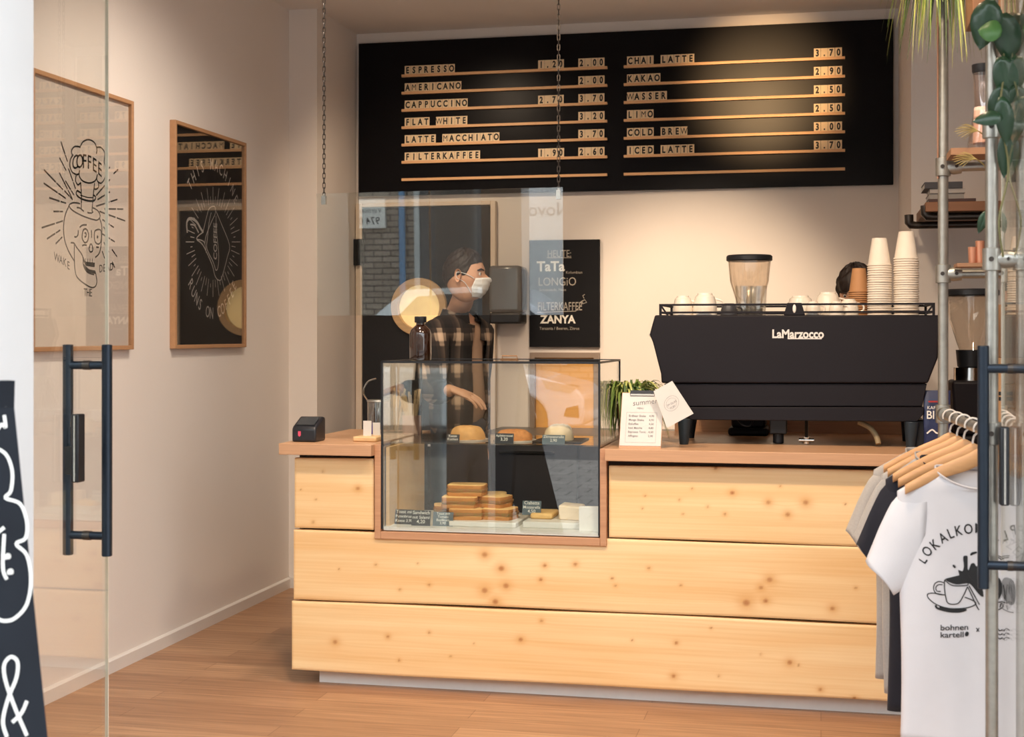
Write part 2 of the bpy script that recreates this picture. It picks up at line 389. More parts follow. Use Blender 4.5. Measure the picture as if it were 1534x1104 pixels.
# ------------------------------------------------------------------ street outside (seen mirrored in the glass)
def paving():
    m = bpy.data.materials.new('cobble_paving'); m.use_nodes = True; t = m.node_tree; N = t.nodes; L = t.links; b = N['Principled BSDF']
    tc = N.new('ShaderNodeTexCoord'); br = N.new('ShaderNodeTexBrick'); br.inputs['Scale'].default_value = 1; br.inputs['Brick Width'].default_value = .3; br.inputs['Row Height'].default_value = .3; br.inputs['Mortar Size'].default_value = .008
    br.inputs['Color1'].default_value = (*lin((176, 168, 160)), 1); br.inputs['Color2'].default_value = (*lin((158, 150, 143)), 1); br.inputs['Mortar'].default_value = (*lin((92, 86, 82)), 1)
    L.new(tc.outputs['Object'], br.inputs['Vector']); L.new(br.outputs['Color'], b.inputs['Base Color']); b.inputs['Roughness'].default_value = .85
    return m
struct(MB().box(-30, 30, -5.0, 2.9, -.14, -.005).build('sidewalk', paving(), loc=(0, 0, 0)), 'pale slab pavement outside the shop', 'pavement')
struct(MB().box(-30, 30, -12.5, -5.0, -.2, -.1).build('street', pm('asphalt', (112, 110, 110), .9, var=.2, scale=60, bump=.2)), 'grey asphalt street', 'street')
struct(MB().box(-30, 30, -13.6, -12.5, -.2, -.02).build('pavement', m_facade), 'far pavement', 'pavement')
bl = thing('town_house', 'grey brick town house across the street', 'building', (-3, -13.6, 0))
def brickm():
    m = bpy.data.materials.new('grey_brick'); m.use_nodes = True; t = m.node_tree; N = t.nodes; L = t.links; b = N['Principled BSDF']
    tc = N.new('ShaderNodeTexCoord'); mp = N.new('ShaderNodeMapping'); mp.inputs['Rotation'].default_value = (PI / 2, 0, 0); br = N.new('ShaderNodeTexBrick'); br.inputs['Scale'].default_value = 1; br.inputs['Brick Width'].default_value = .34; br.inputs['Row Height'].default_value = .11; br.inputs['Mortar Size'].default_value = .012
    br.inputs['Color1'].default_value = (*lin((176, 160, 144)), 1); br.inputs['Color2'].default_value = (*lin((156, 140, 124)), 1); br.inputs['Mortar'].default_value = (*lin((84, 74, 66)), 1)
    L.new(tc.outputs['Object'], mp.inputs[0]); L.new(mp.outputs[0], br.inputs['Vector']); L.new(br.outputs['Color'], b.inputs['Base Color']); b.inputs['Roughness'].default_value = .85
    return m
MB().box(-22, 18, -14.2, -13.6, 0, 7.5).build('facade', brickm(), bl)
m_dgl = pm('dark_window_glass', (30, 34, 40), .08, var=.1, spec=.8)
m_wfr = pm('window_frame_white', (196, 200, 200), .5, var=.03)
m_pale = pm('pale_plaster', (232, 232, 228), .8, var=.05, scale=4)
for i, (x0, x1, z0, z1) in enumerate([(-8.35, -6.95, 0, 4.6), (-4.4, -3.2, .9, 3.0), (-2.4, -1.2, .9, 3.0), (.4, 1.8, .9, 3.0), (3.4, 4.8, .9, 3.0), (-12.6, -11.4, .9, 3.0), (-8.2, -7.0, 5.2, 6.8), (-3.2, -1.8, 4.8, 6.6), (.4, 1.8, 4.8, 6.6)]):
    o = MB().box(x0, x1, -13.6, -13.56, z0, z1).build('window', m_dgl, bl)
    MB().box(x0 - .1, x0, -13.6, -13.52, z0, z1 + .1).box(x1, x1 + .1, -13.6, -13.52, z0, z1 + .1).box(x0, x1, -13.6, -13.52, z1, z1 + .1).build('window_frame', m_wfr, o)
pb_ = MB().box(-6.85, -5.3, -13.6, -13.54, 0, 7.4); pb_.text('NovoVer', (-5.5, -13.54, 2.78), (-1, 0, 0), (0, 0, 1), .34, (0, 1, 0), 1, .01); pb_.build('pale_pilaster', [m_pale, pm('faded_grey_lettering', (150, 148, 146), .8)], bl)
MB().cyl((-8.68, -13.5, 0), (-8.68, -13.5, 7.4), .06, seg=12).build('drain_pipe', pm('blue_grey_pipe', (110, 150, 190), .4, var=.05), bl)
sg = MB().box(-9.98, -9.02, -13.58, -13.5, 2.62, 3.16)
sg.text('974 09', (-9.12, -13.5, 2.69), (-1, 0, 0), (0, 0, 1), .19, (0, 1, 0), 1, .01, 1.0)
sg.text('Vermietung', (-9.08, -13.5, 2.9), (-1, 0, 0), (0, 0, 1), .14, (0, 1, 0), 1)
sg.build('notice_sign', [m_white, m_ink], bl)
# ------------------------------------------------------------------ parked white car, seen mirrored in the display case
def car():
    x1 = -3.26; yn = -8.6; L_ = 4.42; x0 = x1 - L_
    c = thing('car', 'white car parked across the street, mirrored in the glass', 'car', ((x0 + x1) / 2, yn - .9, -.1))
    pw = pm('white_car_paint', (238, 240, 243), .25, var=.01, coat=.8); tr = pm('tyre_rubber', (28, 28, 30), .8, var=.1); dg = m_dgl
    def arch(cx, r): return [(cx + r * math.cos(a), .31 + r * math.sin(a)) for a in [PI - i * PI / 10 for i in range(11)]]
    wf, wrr = x1 - .9, x0 + .82
    out = [(x0 + .06, .3)] + [(wrr - .37, .2)] + arch(wrr, .37) + [(wrr + .37, .2), (wf - .37, .2)] + arch(wf, .37) + [(wf + .37, .2), (x1 - .03, .25), (x1, .45), (x1 - .01, .66), (x1 - .14, .80), (x1 - .75, .96), (x1 - 1.28, 1.02), (x0 + .9, 1.04), (x0 + .12, 1.0), (x0, .78), (x0 + .03, .5)]
    z0 = -.1
    b = MB().prism([(x, yn, z + z0) for x, z in out], (0, -1.8, 0)); b.build('body', pw, c, bevel=.04)
    gh = [(x1 - 1.15, 1.0), (x1 - 1.95, 1.56), (x1 - 2.6, 1.64), (x0 + .75, 1.6), (x0 + .05, 1.02)]
    rs = []
    for yy, k in ((yn + .0, 0), (yn - 1.8, 1)):
        rs.append([Vector((x, yy - (.02 + .22 * (z - 1.0) / .64) * (1 if k == 0 else -1), z + z0)) for x, z in gh])
    b = MB().rings(rs, 0, True); b.build('roof', pw, c, bevel=.03)
    wn = [(x1 - 1.35, 1.05), (x1 - 2.0, 1.5), (x1 - 2.6, 1.56), (x0 + .95, 1.5), (x0 + .55, 1.08)]
    b = MB().prism([(x, yn + .004 - (.02 + .22 * (z - 1.0) / .64), z + z0) for x, z in wn], (0, -.02, 0)); b.build('side_window', dg, c)
    b = MB().prism([(x1 - .10, yn + .004, .70), (x1 - .62, yn + .004, .80), (x1 - .55, yn + .004, .67), (x1 - .2, yn + .004, .6)], (0, -.3, 0)); b.build('headlight', pm('headlamp', (205, 200, 190), .1, var=.1, coat=1), c)
    b = MB().prism([(x0 - .004, yn + .004, .68), (x0 + .3, yn + .004, .72), (x0 + .28, yn + .004, .84), (x0 - .0, yn + .004, .84)], (0, -.3, 0)); b.build('tail_light', pm('tail_lamp', (150, 24, 28), .2, var=.1, coat=1), c)
    b = MB().prism([(x1 - .07, yn + .006, .26), (x1 - .3, yn + .006, .28), (x1 - .26, yn + .006, .4), (x1 - .09, yn + .006, .44)], (0, -.1, 0)); b.build('air_intake', m_black, c)
    rx = Matrix.Rotation(PI / 2, 3, 'X')
    for cx in (wf, wrr):
        for yy in (yn - .1, yn - 1.7):
            w = MB().lathe([(.2, -.1), (.3, -.1), (.325, -.07), (.325, .07), (.3, .1), (.2, .1)], (cx, yy, .225), 32, 0, True, rx).build('wheel', tr, c)
            h = MB()
            for q in range(10):
                a = 2 * PI * q / 10; h.cyl((cx, yy + .105, .225), (cx + .2 * math.cos(a), yy + .105, .225 + .2 * math.sin(a)), .022, .014, 6)
            h.tube([(cx + .205 * math.cos(2 * PI * q / 24), yy + .1, .225 + .205 * math.sin(2 * PI * q / 24)) for q in range(24)], .014, 6, 0, True)
            h.build('rim', m_chrome, w)
car()
# ------------------------------------------------------------------ ceiling lamps
for i, (x, y, z, ax, ay, az, pw, cone) in enumerate(LAMPS):
    e = thing('ceiling_spotlight', 'black ceiling spotlight ' + ['aimed at the drinks menu', 'added to brighten the poster wall', 'shining on the counter planks below the pastries', 'shining on the counter beside the shirt rack', 'nearest the back door', 'shining under the menu board'][i], 'spotlight', (x, y, ZC), 'ceiling spotlights')
    dirv = (Vector((ax, ay, az)) - Vector((x, y, z))).normalized()
    p0 = Vector((x, y, z)); rotm = dirv.to_track_quat('-Z', 'Y').to_matrix()
    MB().lathe([(.03, .14), (.042, .13), (.046, .0), (.040, .0), (.040, .02), (.01, .03)], p0, 24, 0, True, rotm).build('lamp_can', m_black, e)
    MB().cyl((x, y, ZC), tuple(p0 - dirv * .10), .012, seg=10).cyl((x, y, ZC - .02), (x, y, ZC), .05, seg=20).build('mount', m_black, e)
    ld = bpy.data.lights.new('spot', 'SPOT'); ld.energy = pw; ld.color = (1.0, .62, .30) if i == 0 else (1.0, .86, .72) if i == 1 else LAMP_COL; ld.spot_size = R(cone); ld.spot_blend = .8; ld.shadow_soft_size = .09
    lo = bpy.data.objects.new('spot_light', ld); COL.objects.link(lo); lo.parent = e
    lo.location = p0 + dirv * .01 - Vector((x, y, ZC)); lo.rotation_euler = dirv.to_track_quat('-Z', 'Y').to_euler()
# ------------------------------------------------------------------ counter of spruce planks
YF = 5.47
def spruce():
    m = bpy.data.materials.new('knotty_spruce'); m.use_nodes = True; t = m.node_tree; N = t.nodes; L = t.links; b = N['Principled BSDF']
    tc = N.new('ShaderNodeTexCoord'); sx = N.new('ShaderNodeSeparateXYZ'); L.new(tc.outputs['Object'], sx.inputs[0])
    ag = N.new('ShaderNodeAttribute'); ag.attribute_name = 'grain'; ak = N.new('ShaderNodeAttribute'); ak.attribute_name = 'knot'; ah = N.new('ShaderNodeAttribute'); ah.attribute_name = 'halo'
    def noise(sxx, sz, det, off):
        cx = N.new('ShaderNodeCombineXYZ'); a = N.new('ShaderNodeMath'); a.operation = 'MULTIPLY'; a.inputs[1].default_value = sxx; c = N.new('ShaderNodeMath'); c.operation = 'MULTIPLY'; c.inputs[1].default_value = sz
        L.new(sx.outputs['X'], a.inputs[0]); L.new(ag.outputs['Fac'], c.inputs[0]); L.new(a.outputs[0], cx.inputs[0]); L.new(c.outputs[0], cx.inputs[2]); cx.inputs[1].default_value = off
        n = N.new('ShaderNodeTexNoise'); n.inputs['Scale'].default_value = 1; n.inputs['Detail'].default_value = det; L.new(cx.outputs[0], n.inputs['Vector']); return n.outputs['Fac']
    n1 = noise(.9, 14, 3, 0); n2 = noise(1.6, 110, 2, 5); n3 = noise(.7, 3, 2, 9)
    def ramp(fac, p0, c0, p1, c1):
        r = N.new('ShaderNodeValToRGB'); r.color_ramp.elements[0].position = p0; r.color_ramp.elements[0].color = (*c0, 1); r.color_ramp.elements[1].position = p1; r.color_ramp.elements[1].color = (*c1, 1); L.new(fac, r.inputs[0]); return r.outputs[0]
    def mix(f, a, b_, mode='MIX'):
        x = N.new('ShaderNodeMix'); x.data_type = 'RGBA'; x.blend_type = mode
        (L.new(f, x.inputs[0]) if not isinstance(f, float) else setattr(x.inputs[0], 'default_value', f))
        for k, q in ((6, a), (7, b_)): (L.new(q, x.inputs[k]) if not isinstance(q, tuple) else setattr(x.inputs[k], 'default_value', (*q, 1)))
        return x.outputs[2]
    base = ramp(n1, .35, lin((246, 216, 168)), .74, lin((236, 192, 134)))
    base = mix(1.0, base, ramp(n2, .40, (1, 1, 1), .78, (.93, .88, .81)), 'MULTIPLY')
    base = mix(1.0, base, ramp(n3, .35, (1, 1, 1), .75, (.96, .92, .86)), 'MULTIPLY')
    base = mix(ah.outputs['Fac'], base, lin((216, 160, 98))); base = mix(ak.outputs['Fac'], base, lin((164, 100, 52)))
    L.new(base, b.inputs['Base Color']); b.inputs['Roughness'].default_value = .48
    return m
m_spruce = spruce()
KN = [(726,831,3),(751,852,3),(758,878,3),(726,885,3.2),(742,902,3),(643,876,1.4),(563,845,1.2),(599,805,1.2),(599,883,1.2),(816,848,1.7),(810,869,1.7),(862,846,1.7),(917,867,1.2),(922,878,1.2),(508,852,.9),(626,844,.9),
 (502,961,2.4),(581,953,1.6),(643,947,1.2),(598,988,1.2),(675,983,1),(780,958,2.2),(811,930,1.5),(947,960,1),(710,964,.8),
 (1097,738,2),(1151,752,2),(1207,752,2.6),(1180,770,2.1),(1072,701,1.6),(1037,732,1),(966,742,.9),(962,761,.9),(1060,759,1),(1086,770,1.3),(1023,770,.9),(1018,749,1),(1169,728,1),(1266,754,.9),
 (1118,904,3.6),(1153,869,2.8),(1140,881,2),(1147,901,2.3),(1247,912,2.2),(1282,881,1.2),(972,852,1.3),(1020,877,1.1),
 (1013,964,1.5),(1009,1013,2),(1183,993,2.3),(1077,1013,1),(1229,1034,1.6),(1280,1047,1.5),(1196,997,1),(1140,981,.9),(1065,942,1),
 (536,732,2.1),(484,706,1),(469,782,1.2),(451,733,.8),(473,748,.9)]
KN = [(atY(x, y, YF), .0042 * s) for x, y, s in KN]
def plank(x0, x1, z0, z1, seed, parent):
    nx = int((x1 - x0) / .0055); nz = int((z1 - z0) / .0055)
    rng = np.random.RandomState(seed); ph = rng.rand(6) * 6.28
    X, Z = np.meshgrid(np.linspace(x0, x1, nx), np.linspace(z0, z1, nz))
    def wave(xx, k): return .0022 * np.sin(xx * 1.9 + ph[k]) + .0014 * np.sin(xx * 5.3 + ph[k + 1])
    T = (Z - z0) / (z1 - z0)
    Zg = Z + T * wave(X, 0) + (1 - T) * wave(X, 3)
    Y = np.full_like(X, YF)
    edge = np.minimum(np.minimum(Z - z0, z1 - Z), np.minimum(X - x0, x1 - X)); Y = Y + np.clip(.006 - edge, 0, .006) * .7
    G = Z + .9 * seed + .006 * np.sin(X * 1.3 + seed) + .012 * np.sin(X * .6 + 2 * seed); K = np.zeros_like(X); H = np.zeros_like(X)
    for p, r in KN:
        if not (z0 - .01 < p.z < z1 + .01 and x0 < p.x < x1): continue
        dx, dz = X - p.x, Z - p.z; d2 = (dx / 1.15) ** 2 + dz ** 2; d = np.sqrt(d2)
        G += np.sign(dz) * r * .8 * np.exp(-((dx / (3.5 * r + .012)) ** 2)) * np.exp(-np.abs(dz) / (2.6 * r + .004))
        K = np.maximum(K, np.clip((r - d) / (.55 * r), 0, 1) * (.55 + .35 * rng.rand())); H = np.maximum(H, .75 * np.exp(-(d / (2.1 * r)) ** 2) * min(1, r / .007))
    fv = np.stack([X, Y, Zg], -1).reshape(-1, 3)
    bv = fv.copy(); bv[:, 1] = YF + .035
    ring = [i for i in range(nx)] + [j * nx + nx - 1 for j in range(1, nz)] + [(nz - 1) * nx + i for i in range(nx - 2, -1, -1)] + [j * nx for j in range(nz - 2, 0, -1)]
    back = bv[ring]
    verts = np.concatenate([fv, back]); k = len(fv)
    I = np.arange(nx * nz).reshape(nz, nx)
    q = np.stack([I[:-1, :-1], I[:-1, 1:], I[1:, 1:], I[1:, :-1]], -1).reshape(-1, 4)
    n = len(ring); sq = np.array([(ring[(i + 1) % n], ring[i], k + i, k + (i + 1) % n) for i in range(n)])
    me = bpy.data.meshes.new('front_plank'); o_ = WL[parent.name]
    allf = np.concatenate([q, sq]); verts = verts - np.array(o_)
    me.from_pydata(verts.tolist(), [], allf.tolist() + [list(range(k + n - 1, k - 1, -1))])
    for nm, A in (('grain', G), ('knot', K), ('halo', H)):
        at = me.attributes.new(nm, 'FLOAT', 'POINT'); a = A.reshape(-1); a = np.concatenate([a, a[ring]]).astype(np.float32); at.data.foreach_set('value', a)
    me.materials.append(m_spruce); me.polygons.foreach_set('use_smooth', [True] * len(me.polygons)); me.update(); me.set_sharp_from_angle(angle=R(50))
    o = bpy.data.objects.new('front_plank', me); COL.objects.link(o); o.parent = parent; WL[o.name] = WL[parent.name]
    return o
CX0, CX1 = -2.14, 1.30
GX0, GX1, GZ0, GZ1, GYB = -1.747, -.853, .655, 1.332, 6.04       # glass case
ct = thing('counter', 'long shop counter faced with pale knotty spruce planks', 'counter', ((CX0 + CX1) / 2, 5.8, 0))
plank(CX0, CX1, .061, .347, 1, ct); plank(CX0 + .008, CX1, .355, .640, 2, ct)
plank(CX0 + .012, GX0 - .038, .648, .938, 3, ct); plank(GX1 + .038, CX1, .648, .934, 4, ct)
m_oak = pm('laminated_oak', (200, 156, 120), .42, var=.10, scale=5, stretch=(1.2, 9, 30))
m_lam = pm('laminated_edge', (206, 160, 124), .45, c2=(170, 122, 90), scale=4, stretch=(.8, 2, 28))
MB().box(CX0 + .1, CX1, 5.53, 5.56, 0, .064).build('plinth', pm('pale_grey_plinth', (222, 220, 216), .5, var=.03), ct)
cc = MB().box(CX0 + .02, GX0 - .03, YF + .04, 6.25, .061, .95).box(GX1 + .03, CX1, YF + .04, 6.45, .061, .95).box(GX0 - .03, GX1 + .03, YF + .04, 6.1, .061, .612)
cc.build('carcass', pm('carcass_board', (60, 50, 42), .7, var=.1), ct)
fr = MB().box(GX0 - .030, GX0 - .004, YF - .012, GYB, .615, .998).box(GX1 + .004, GX1 + .030, YF - .012, GYB, .615, .998).box(GX0 - .004, GX1 + .004, YF - .012, GYB, .615, .645)
fr.build('case_surround', m_lam, ct, bevel=.002)
ip = MB().box(GX0 + .006, GX0 + .02, YF + .03, GYB - .02, .66, .985)
ip.build('inner_side_panel', pm('pale_maple', (226, 186, 132), .5, var=.07, scale=6, stretch=(1, 10, 2)), ct)
w1 = MB().box(-2.175, GX0 - .030, 5.415, 6.30, .954, 1.0).build('worktop', [m_oak], bevel=.002); tag(w1, 'short stretch of oak worktop left of the glass display case', 'worktop')
w2 = MB().box(GX1 + .030, CX1, 5.415, 6.50, .954, 1.0).build('worktop', [m_oak], bevel=.002); tag(w2, 'long oak worktop carrying the black coffee machine', 'worktop')
tag(MB().box(-.66, CX1 - .4, 6.486, 6.499, 1.0003, 1.07).build('oak_upstand', m_oak), 'low oak board edging the worktop, seen beneath the coffee machine', 'upstand')
# ------------------------------------------------------------------ glass display case
dc = thing('display_case', 'glass display case of pastries set into the counter', 'display case', ((GX0 + GX1) / 2, 5.75, GZ0))
gt = .004
m_case = glass('case_glass', (251, 253, 251), .075)
MB().box(GX0, GX1, YF - .006, YF, GZ0, GZ1).build('front_pane', m_case, dc)
MB().box(GX0, GX0 + gt, YF, GYB, GZ0, GZ1).build('side_pane', m_case, dc)
MB().box(GX1 - gt, GX1, YF, GYB, GZ0, GZ1).build('side_pane', m_case, dc)
MB().box(GX0, GX1, YF - .006, GYB, GZ1, GZ1 + .006).build('top_pane', m_case, dc)
MB().box(GX0 + .02, GX1 - .006, YF + .05, GYB - .02, 1.000, 1.006).build('glass_shelf', m_case, dc)
e = .0035
ed = MB()
for x in (GX0, GX1):
    ed.box(x - e, x + e, YF - .008, YF + .004, GZ0, GZ1 + .007)
    ed.box(x - e, x + e, YF, GYB, GZ1, GZ1 + .008)
    ed.box(x - e, x + e, GYB - .005, GYB + .003, GZ0, GZ1 + .007)
ed.box(GX0, GX1, YF - .008, YF + .003, GZ1 - .001, GZ1 + .008).box(GX0, GX1, GYB - .006, GYB + .002, GZ1, GZ1 + .008)
ed.build('black_edging', m_black, dc)
MB().box(GX0 + .004, GX1 - .004, YF + .004, GYB - .01, GZ0 - .006, GZ0 + .008).build('base_panel', pm('white_base', (228, 228, 224), .35, var=.03), dc)
# ------------------------------------------------------------------ hanging glass screen on two chains
SYW = 5.60
pl = atY(474, 472, SYW); pr = atY(845, 472, SYW)
scr = MB().box(-(pr.x - pl.x) / 2, (pr.x - pl.x) / 2, -.003, .003, 0, .515)
so = scr.build('glass_screen', glass('screen_glass', (250, 252, 251), .075), local=True, loc=((pl.x + pr.x) / 2, SYW, 1.527))
so.rotation_euler = (R(1.2), 0, R(-1.6)); tag(so, 'clear glass screen hanging from two chains over the counter', 'screen')
def hang_chain(px, lab):
    p = atY(px, 285, SYW); b = MB(); z = 2.035; k = 0
    y = SYW + (p.x - (pl.x + pr.x) / 2) * math.tan(R(-1.6)) - .003
    while z < ZC - .005:
        ang = 0 if k % 2 == 0 else PI / 2
        pts = []
        for q in range(12):
            a = 2 * PI * q / 12; lx = .0055 * math.cos(a); lz = (.0075 if math.sin(a) >= 0 else -.0075) * 1 + .0055 * math.sin(a)
            pts.append((p.x + lx * math.cos(ang), y + lx * math.sin(ang), z + lz))
        b.tube(pts, .0018, 5, 0, True); z += .0205; k += 1
    e = thing('chain', lab, 'chain', (p.x, y, 2.02), 'chains holding the glass screen')
    b.build('links', m_dsteel, e)
    MB().box(p.x - .009, p.x + .009, y - .009, y + .009, 1.995, 2.032).cyl((p.x, y, 2.028), (p.x, y, 2.04), .005, seg=8).build('clamp', m_chrome, e)
hang_chain(484, 'thin steel chain hanging beside the wall pier'); hang_chain(838, 'thin steel chain hanging across the CAPPUCCINO prices')
# ------------------------------------------------------------------ menu board with rails and letter tiles
BX0, BX1, BZ0, BZ1 = -2.777, .40, 2.296, 3.234; YBD = 8.215
mb = MB().box(BX0, BX1, YBD, YB - .001, BZ0, BZ1).build('menu_board', pm('matt_black_board', (20, 19, 22), .30, var=.1, scale=5, spec=.10), bevel=.002); tag(mb, 'wide black drinks menu board with wooden letter rails', 'menu board')
m_rail = pm('oak_rail', (244, 194, 142), .5, var=.1, scale=6, stretch=(1, 20, 20))
m_tile = pm('birch_tile', (250, 222, 182), .55, var=.07, scale=14)
TW, TH = .0392, .056
tile_me = {}
def tile_mesh(ch):
    if ch not in tile_me:
        b = MB().box(-TW / 2 + .0007, TW / 2 - .0007, -.002, .002, 0, TH)
        if ch == '·': b.text('.', (0, -.002, TH * .36), (1, 0, 0), (0, 0, 1), .052, (0, -1, 0), 1, .03, .8, 'C', .0004)
        else: b.text(ch, (0, -.002, TH * .2), (1, 0, 0), (0, 0, 1), .053, (0, -1, 0), 1, 0.0 if ch in 'MW' else .042, .74, 'C', .0004)
        o = b.build('letter_tile', [m_tile, m_ink], local=True); tile_me[ch] = o.data; bpy.data.objects.remove(o)
    return tile_me[ch]
ORD = ['first', 'second', 'third', 'fourth', 'fifth', 'sixth', 'seventh', 'eighth', 'ninth', 'tenth', 'eleventh', 'twelfth']
def put_tiles(txt, x0, z, y, what):
    words_ = txt.split(' '); x = x0; k = 0
    for w in words_:
        for i, ch in enumerate(w):
            o = bpy.data.objects.new('letter_tile', tile_mesh(ch)); COL.objects.link(o)
            dz = random.uniform(-.0006, .0012)
            o.location = (x + TW / 2, y + random.uniform(0, .0006), z); o.rotation_euler = (R(-3), 0, 0)
            nm = {'.': 'a dot', '·': 'a raised dot'}.get(ch, ch)
            tag(o, 'small wooden tile printed %s, %s tile of %s' % (nm, ORD[i], (w if what is None else what)), 'letter tile', 'letter tiles on the drinks menu')
            x += TW + random.uniform(-.0002, .0010)
        x += TW * .98
LEFT = [('ESPRESSO', '1.20', '2.00'), ('AMERICANO', None, '2·00'), ('CAPPUCCINO', '2.70', '3.70'), ('FLAT WHITE', None, '3.20'), ('LATTE MACCHIATO', None, '3.70'), ('FILTERKAFFEE', '1.90', '2.60'), (None, None, None)]
RIGHT = [('CHAI LATTE', None, '3.70'), ('KAKAO', None, '2.90'), ('WASSER', None, '2.50'), ('LIMO', None, '2.50'), ('COLD BREW', None, '3.00'), ('ICED LATTE', None, '3.70'), (None, None, None)]
ZR0, DZR = 3.022, .1055
for cname, x0, x1, rows in (('left', -2.497, -1.232, LEFT), ('right', -1.134, .134, RIGHT)):
    for i, (nm, p1, p2) in enumerate(rows):
        z = ZR0 - i * DZR; y0 = YBD - .018
        b = MB().box(x0, x1, y0, YBD, z - .008, z + .004).box(x0, x1, y0, y0 + .004, z + .004, z + .008)
        lab = 'thin oak rail under the word %s on the menu board' % nm if nm else 'empty lowest oak rail in the %s column of the menu board' % cname
        tag(b.build('menu_rail', m_rail, bevel=.001), lab, 'rail', 'oak rails on the menu board')
        if nm:
            zt = z + .0042; yt = YBD - .0105
            wl = nm.split(' ')
            xx = x0 + .018
            for wi, w in enumerate(wl):
                what = {'CHAI LATTE': ['the word CHAI', 'LATTE beside CHAI'], 'ICED LATTE': ['the word ICED', 'LATTE beside ICED'], 'LATTE MACCHIATO': ['LATTE before MACCHIATO', 'the word MACCHIATO']}.get(nm, ['the word ' + q for q in wl])[wi]
                put_tiles(w, xx, zt, yt, what); xx += (len(w) + 1) * (TW + .0004)
            put_tiles(p2, x1 - .016 - 4 * (TW + .0004), zt, yt, ('the %s price of %s' % (p2.replace('·', '.'), nm)))
            if p1: put_tiles(p1, x1 - .259 - 4 * (TW + .0004), zt, yt, ('the smaller %s price of %s' % (p1, nm)))
# ------------------------------------------------------------------ daily chalkboard on the back wall
def on_wall(px, py, Y=8.22): return atY(px, py, Y)
a = on_wall(793, 360); c = on_wall(898, 520)
db = MB().box(a.x, c.x, 8.22, YB, c.z, a.z)
def wtx(t, px, py, h, bold=.0, xs=.8, mi=1, al='L'): db.text(t, on_wall(px, py), (1, 0, 0), (0, 0, 1), h * 8.3 / F * 1.38, (0, -1, 0), mi, bold, xs, al)
wtx('HEUTE:', 838, 385, 11, .0, .75, 1, 'C'); wtx('TaTa', 804, 406, 15, .03, 1.0, 2); wtx('LONGiO', 807, 428, 13, .0, .85); wtx('Kolumbien', 848, 410, 4.2, 0, 1); wtx('Schokolade, Nuss', 808, 436, 4.2, 0, 1)
wtx('FILTERKAFFEE', 806, 465, 13, .0, .62, 1); wtx('ZANYA', 809, 484, 12, .035, .95, 2); wtx('Tansania / Beeren, Zitrus', 808, 494, 4.6, 0, .95)
for ln in ([(805, 468), (863, 466)], [(819, 386), (856, 386)], [(862, 466), (870, 458), (873, 452)], [(870, 452), (876, 449), (879, 453), (873, 455), (870, 452)], [(875, 447), (873, 443), (876, 441)]):
    db.ribbon([on_wall(*q) for q in ln], .004, (0, -1, 0), 1)
tag(db.build('chalkboard', [m_board, pm('faint_chalk', (176, 168, 156), .9, var=.15, scale=90), m_chalk]), 'black daily chalkboard with HEUTE specials on the back wall', 'chalkboard')
# ------------------------------------------------------------------ poster frames on the left wall
m_frame = pm('oak_frame', (188, 142, 102), .5, var=.1, scale=8, stretch=(6, 1, 6))
XP = XL + .012
def wp(px, py): return atX(px, py, XP)
def poster(name, label, c0, c1, paper, art):
    a, b = atX(c0[0], c0[1], XL + .03), atX(c1[0], c1[1], XL + .03)
    e = thing(name, label, 'poster', (XL, (a.y + b.y) / 2, b.z), 'framed posters on the cream wall')
    y0, y1, z0, z1 = a.y, b.y, b.z, a.z; w = .018
    MB().box(XL, XL + .03, y0, y0 + w, z0, z1).box(XL, XL + .03, y1 - w, y1, z0, z1).box(XL, XL + .03, y0 + w, y1 - w, z0, z0 + w).box(XL, XL + .03, y0 + w, y1 - w, z1 - w, z1).build('frame', m_frame, e, bevel=.002)
    pr_ = art(); s_ = MB().box(XL + .002, XP, y0 + w, y1 - w, z0 + w, z1 - w, 0); s_.add(pr_.v, pr_.f, 1)
    s_.build('print', paper, e, smooth=False)
    MB().box(XP + .006, XP + .009, y0 + w, y1 - w, z0 + w, z1 - w).build('glazing', glass('frame_glass', (252, 252, 251), .05), e)
    return e
NX = (1, 0, 0)
def Z1(x, y): return wp(50 + x / 4.087, 190 + y / 4.087)           # first poster, close-up coordinates
def Z2(x, y): return wp(255 + x / 3.067, 170 + y / 3.067)          # second poster
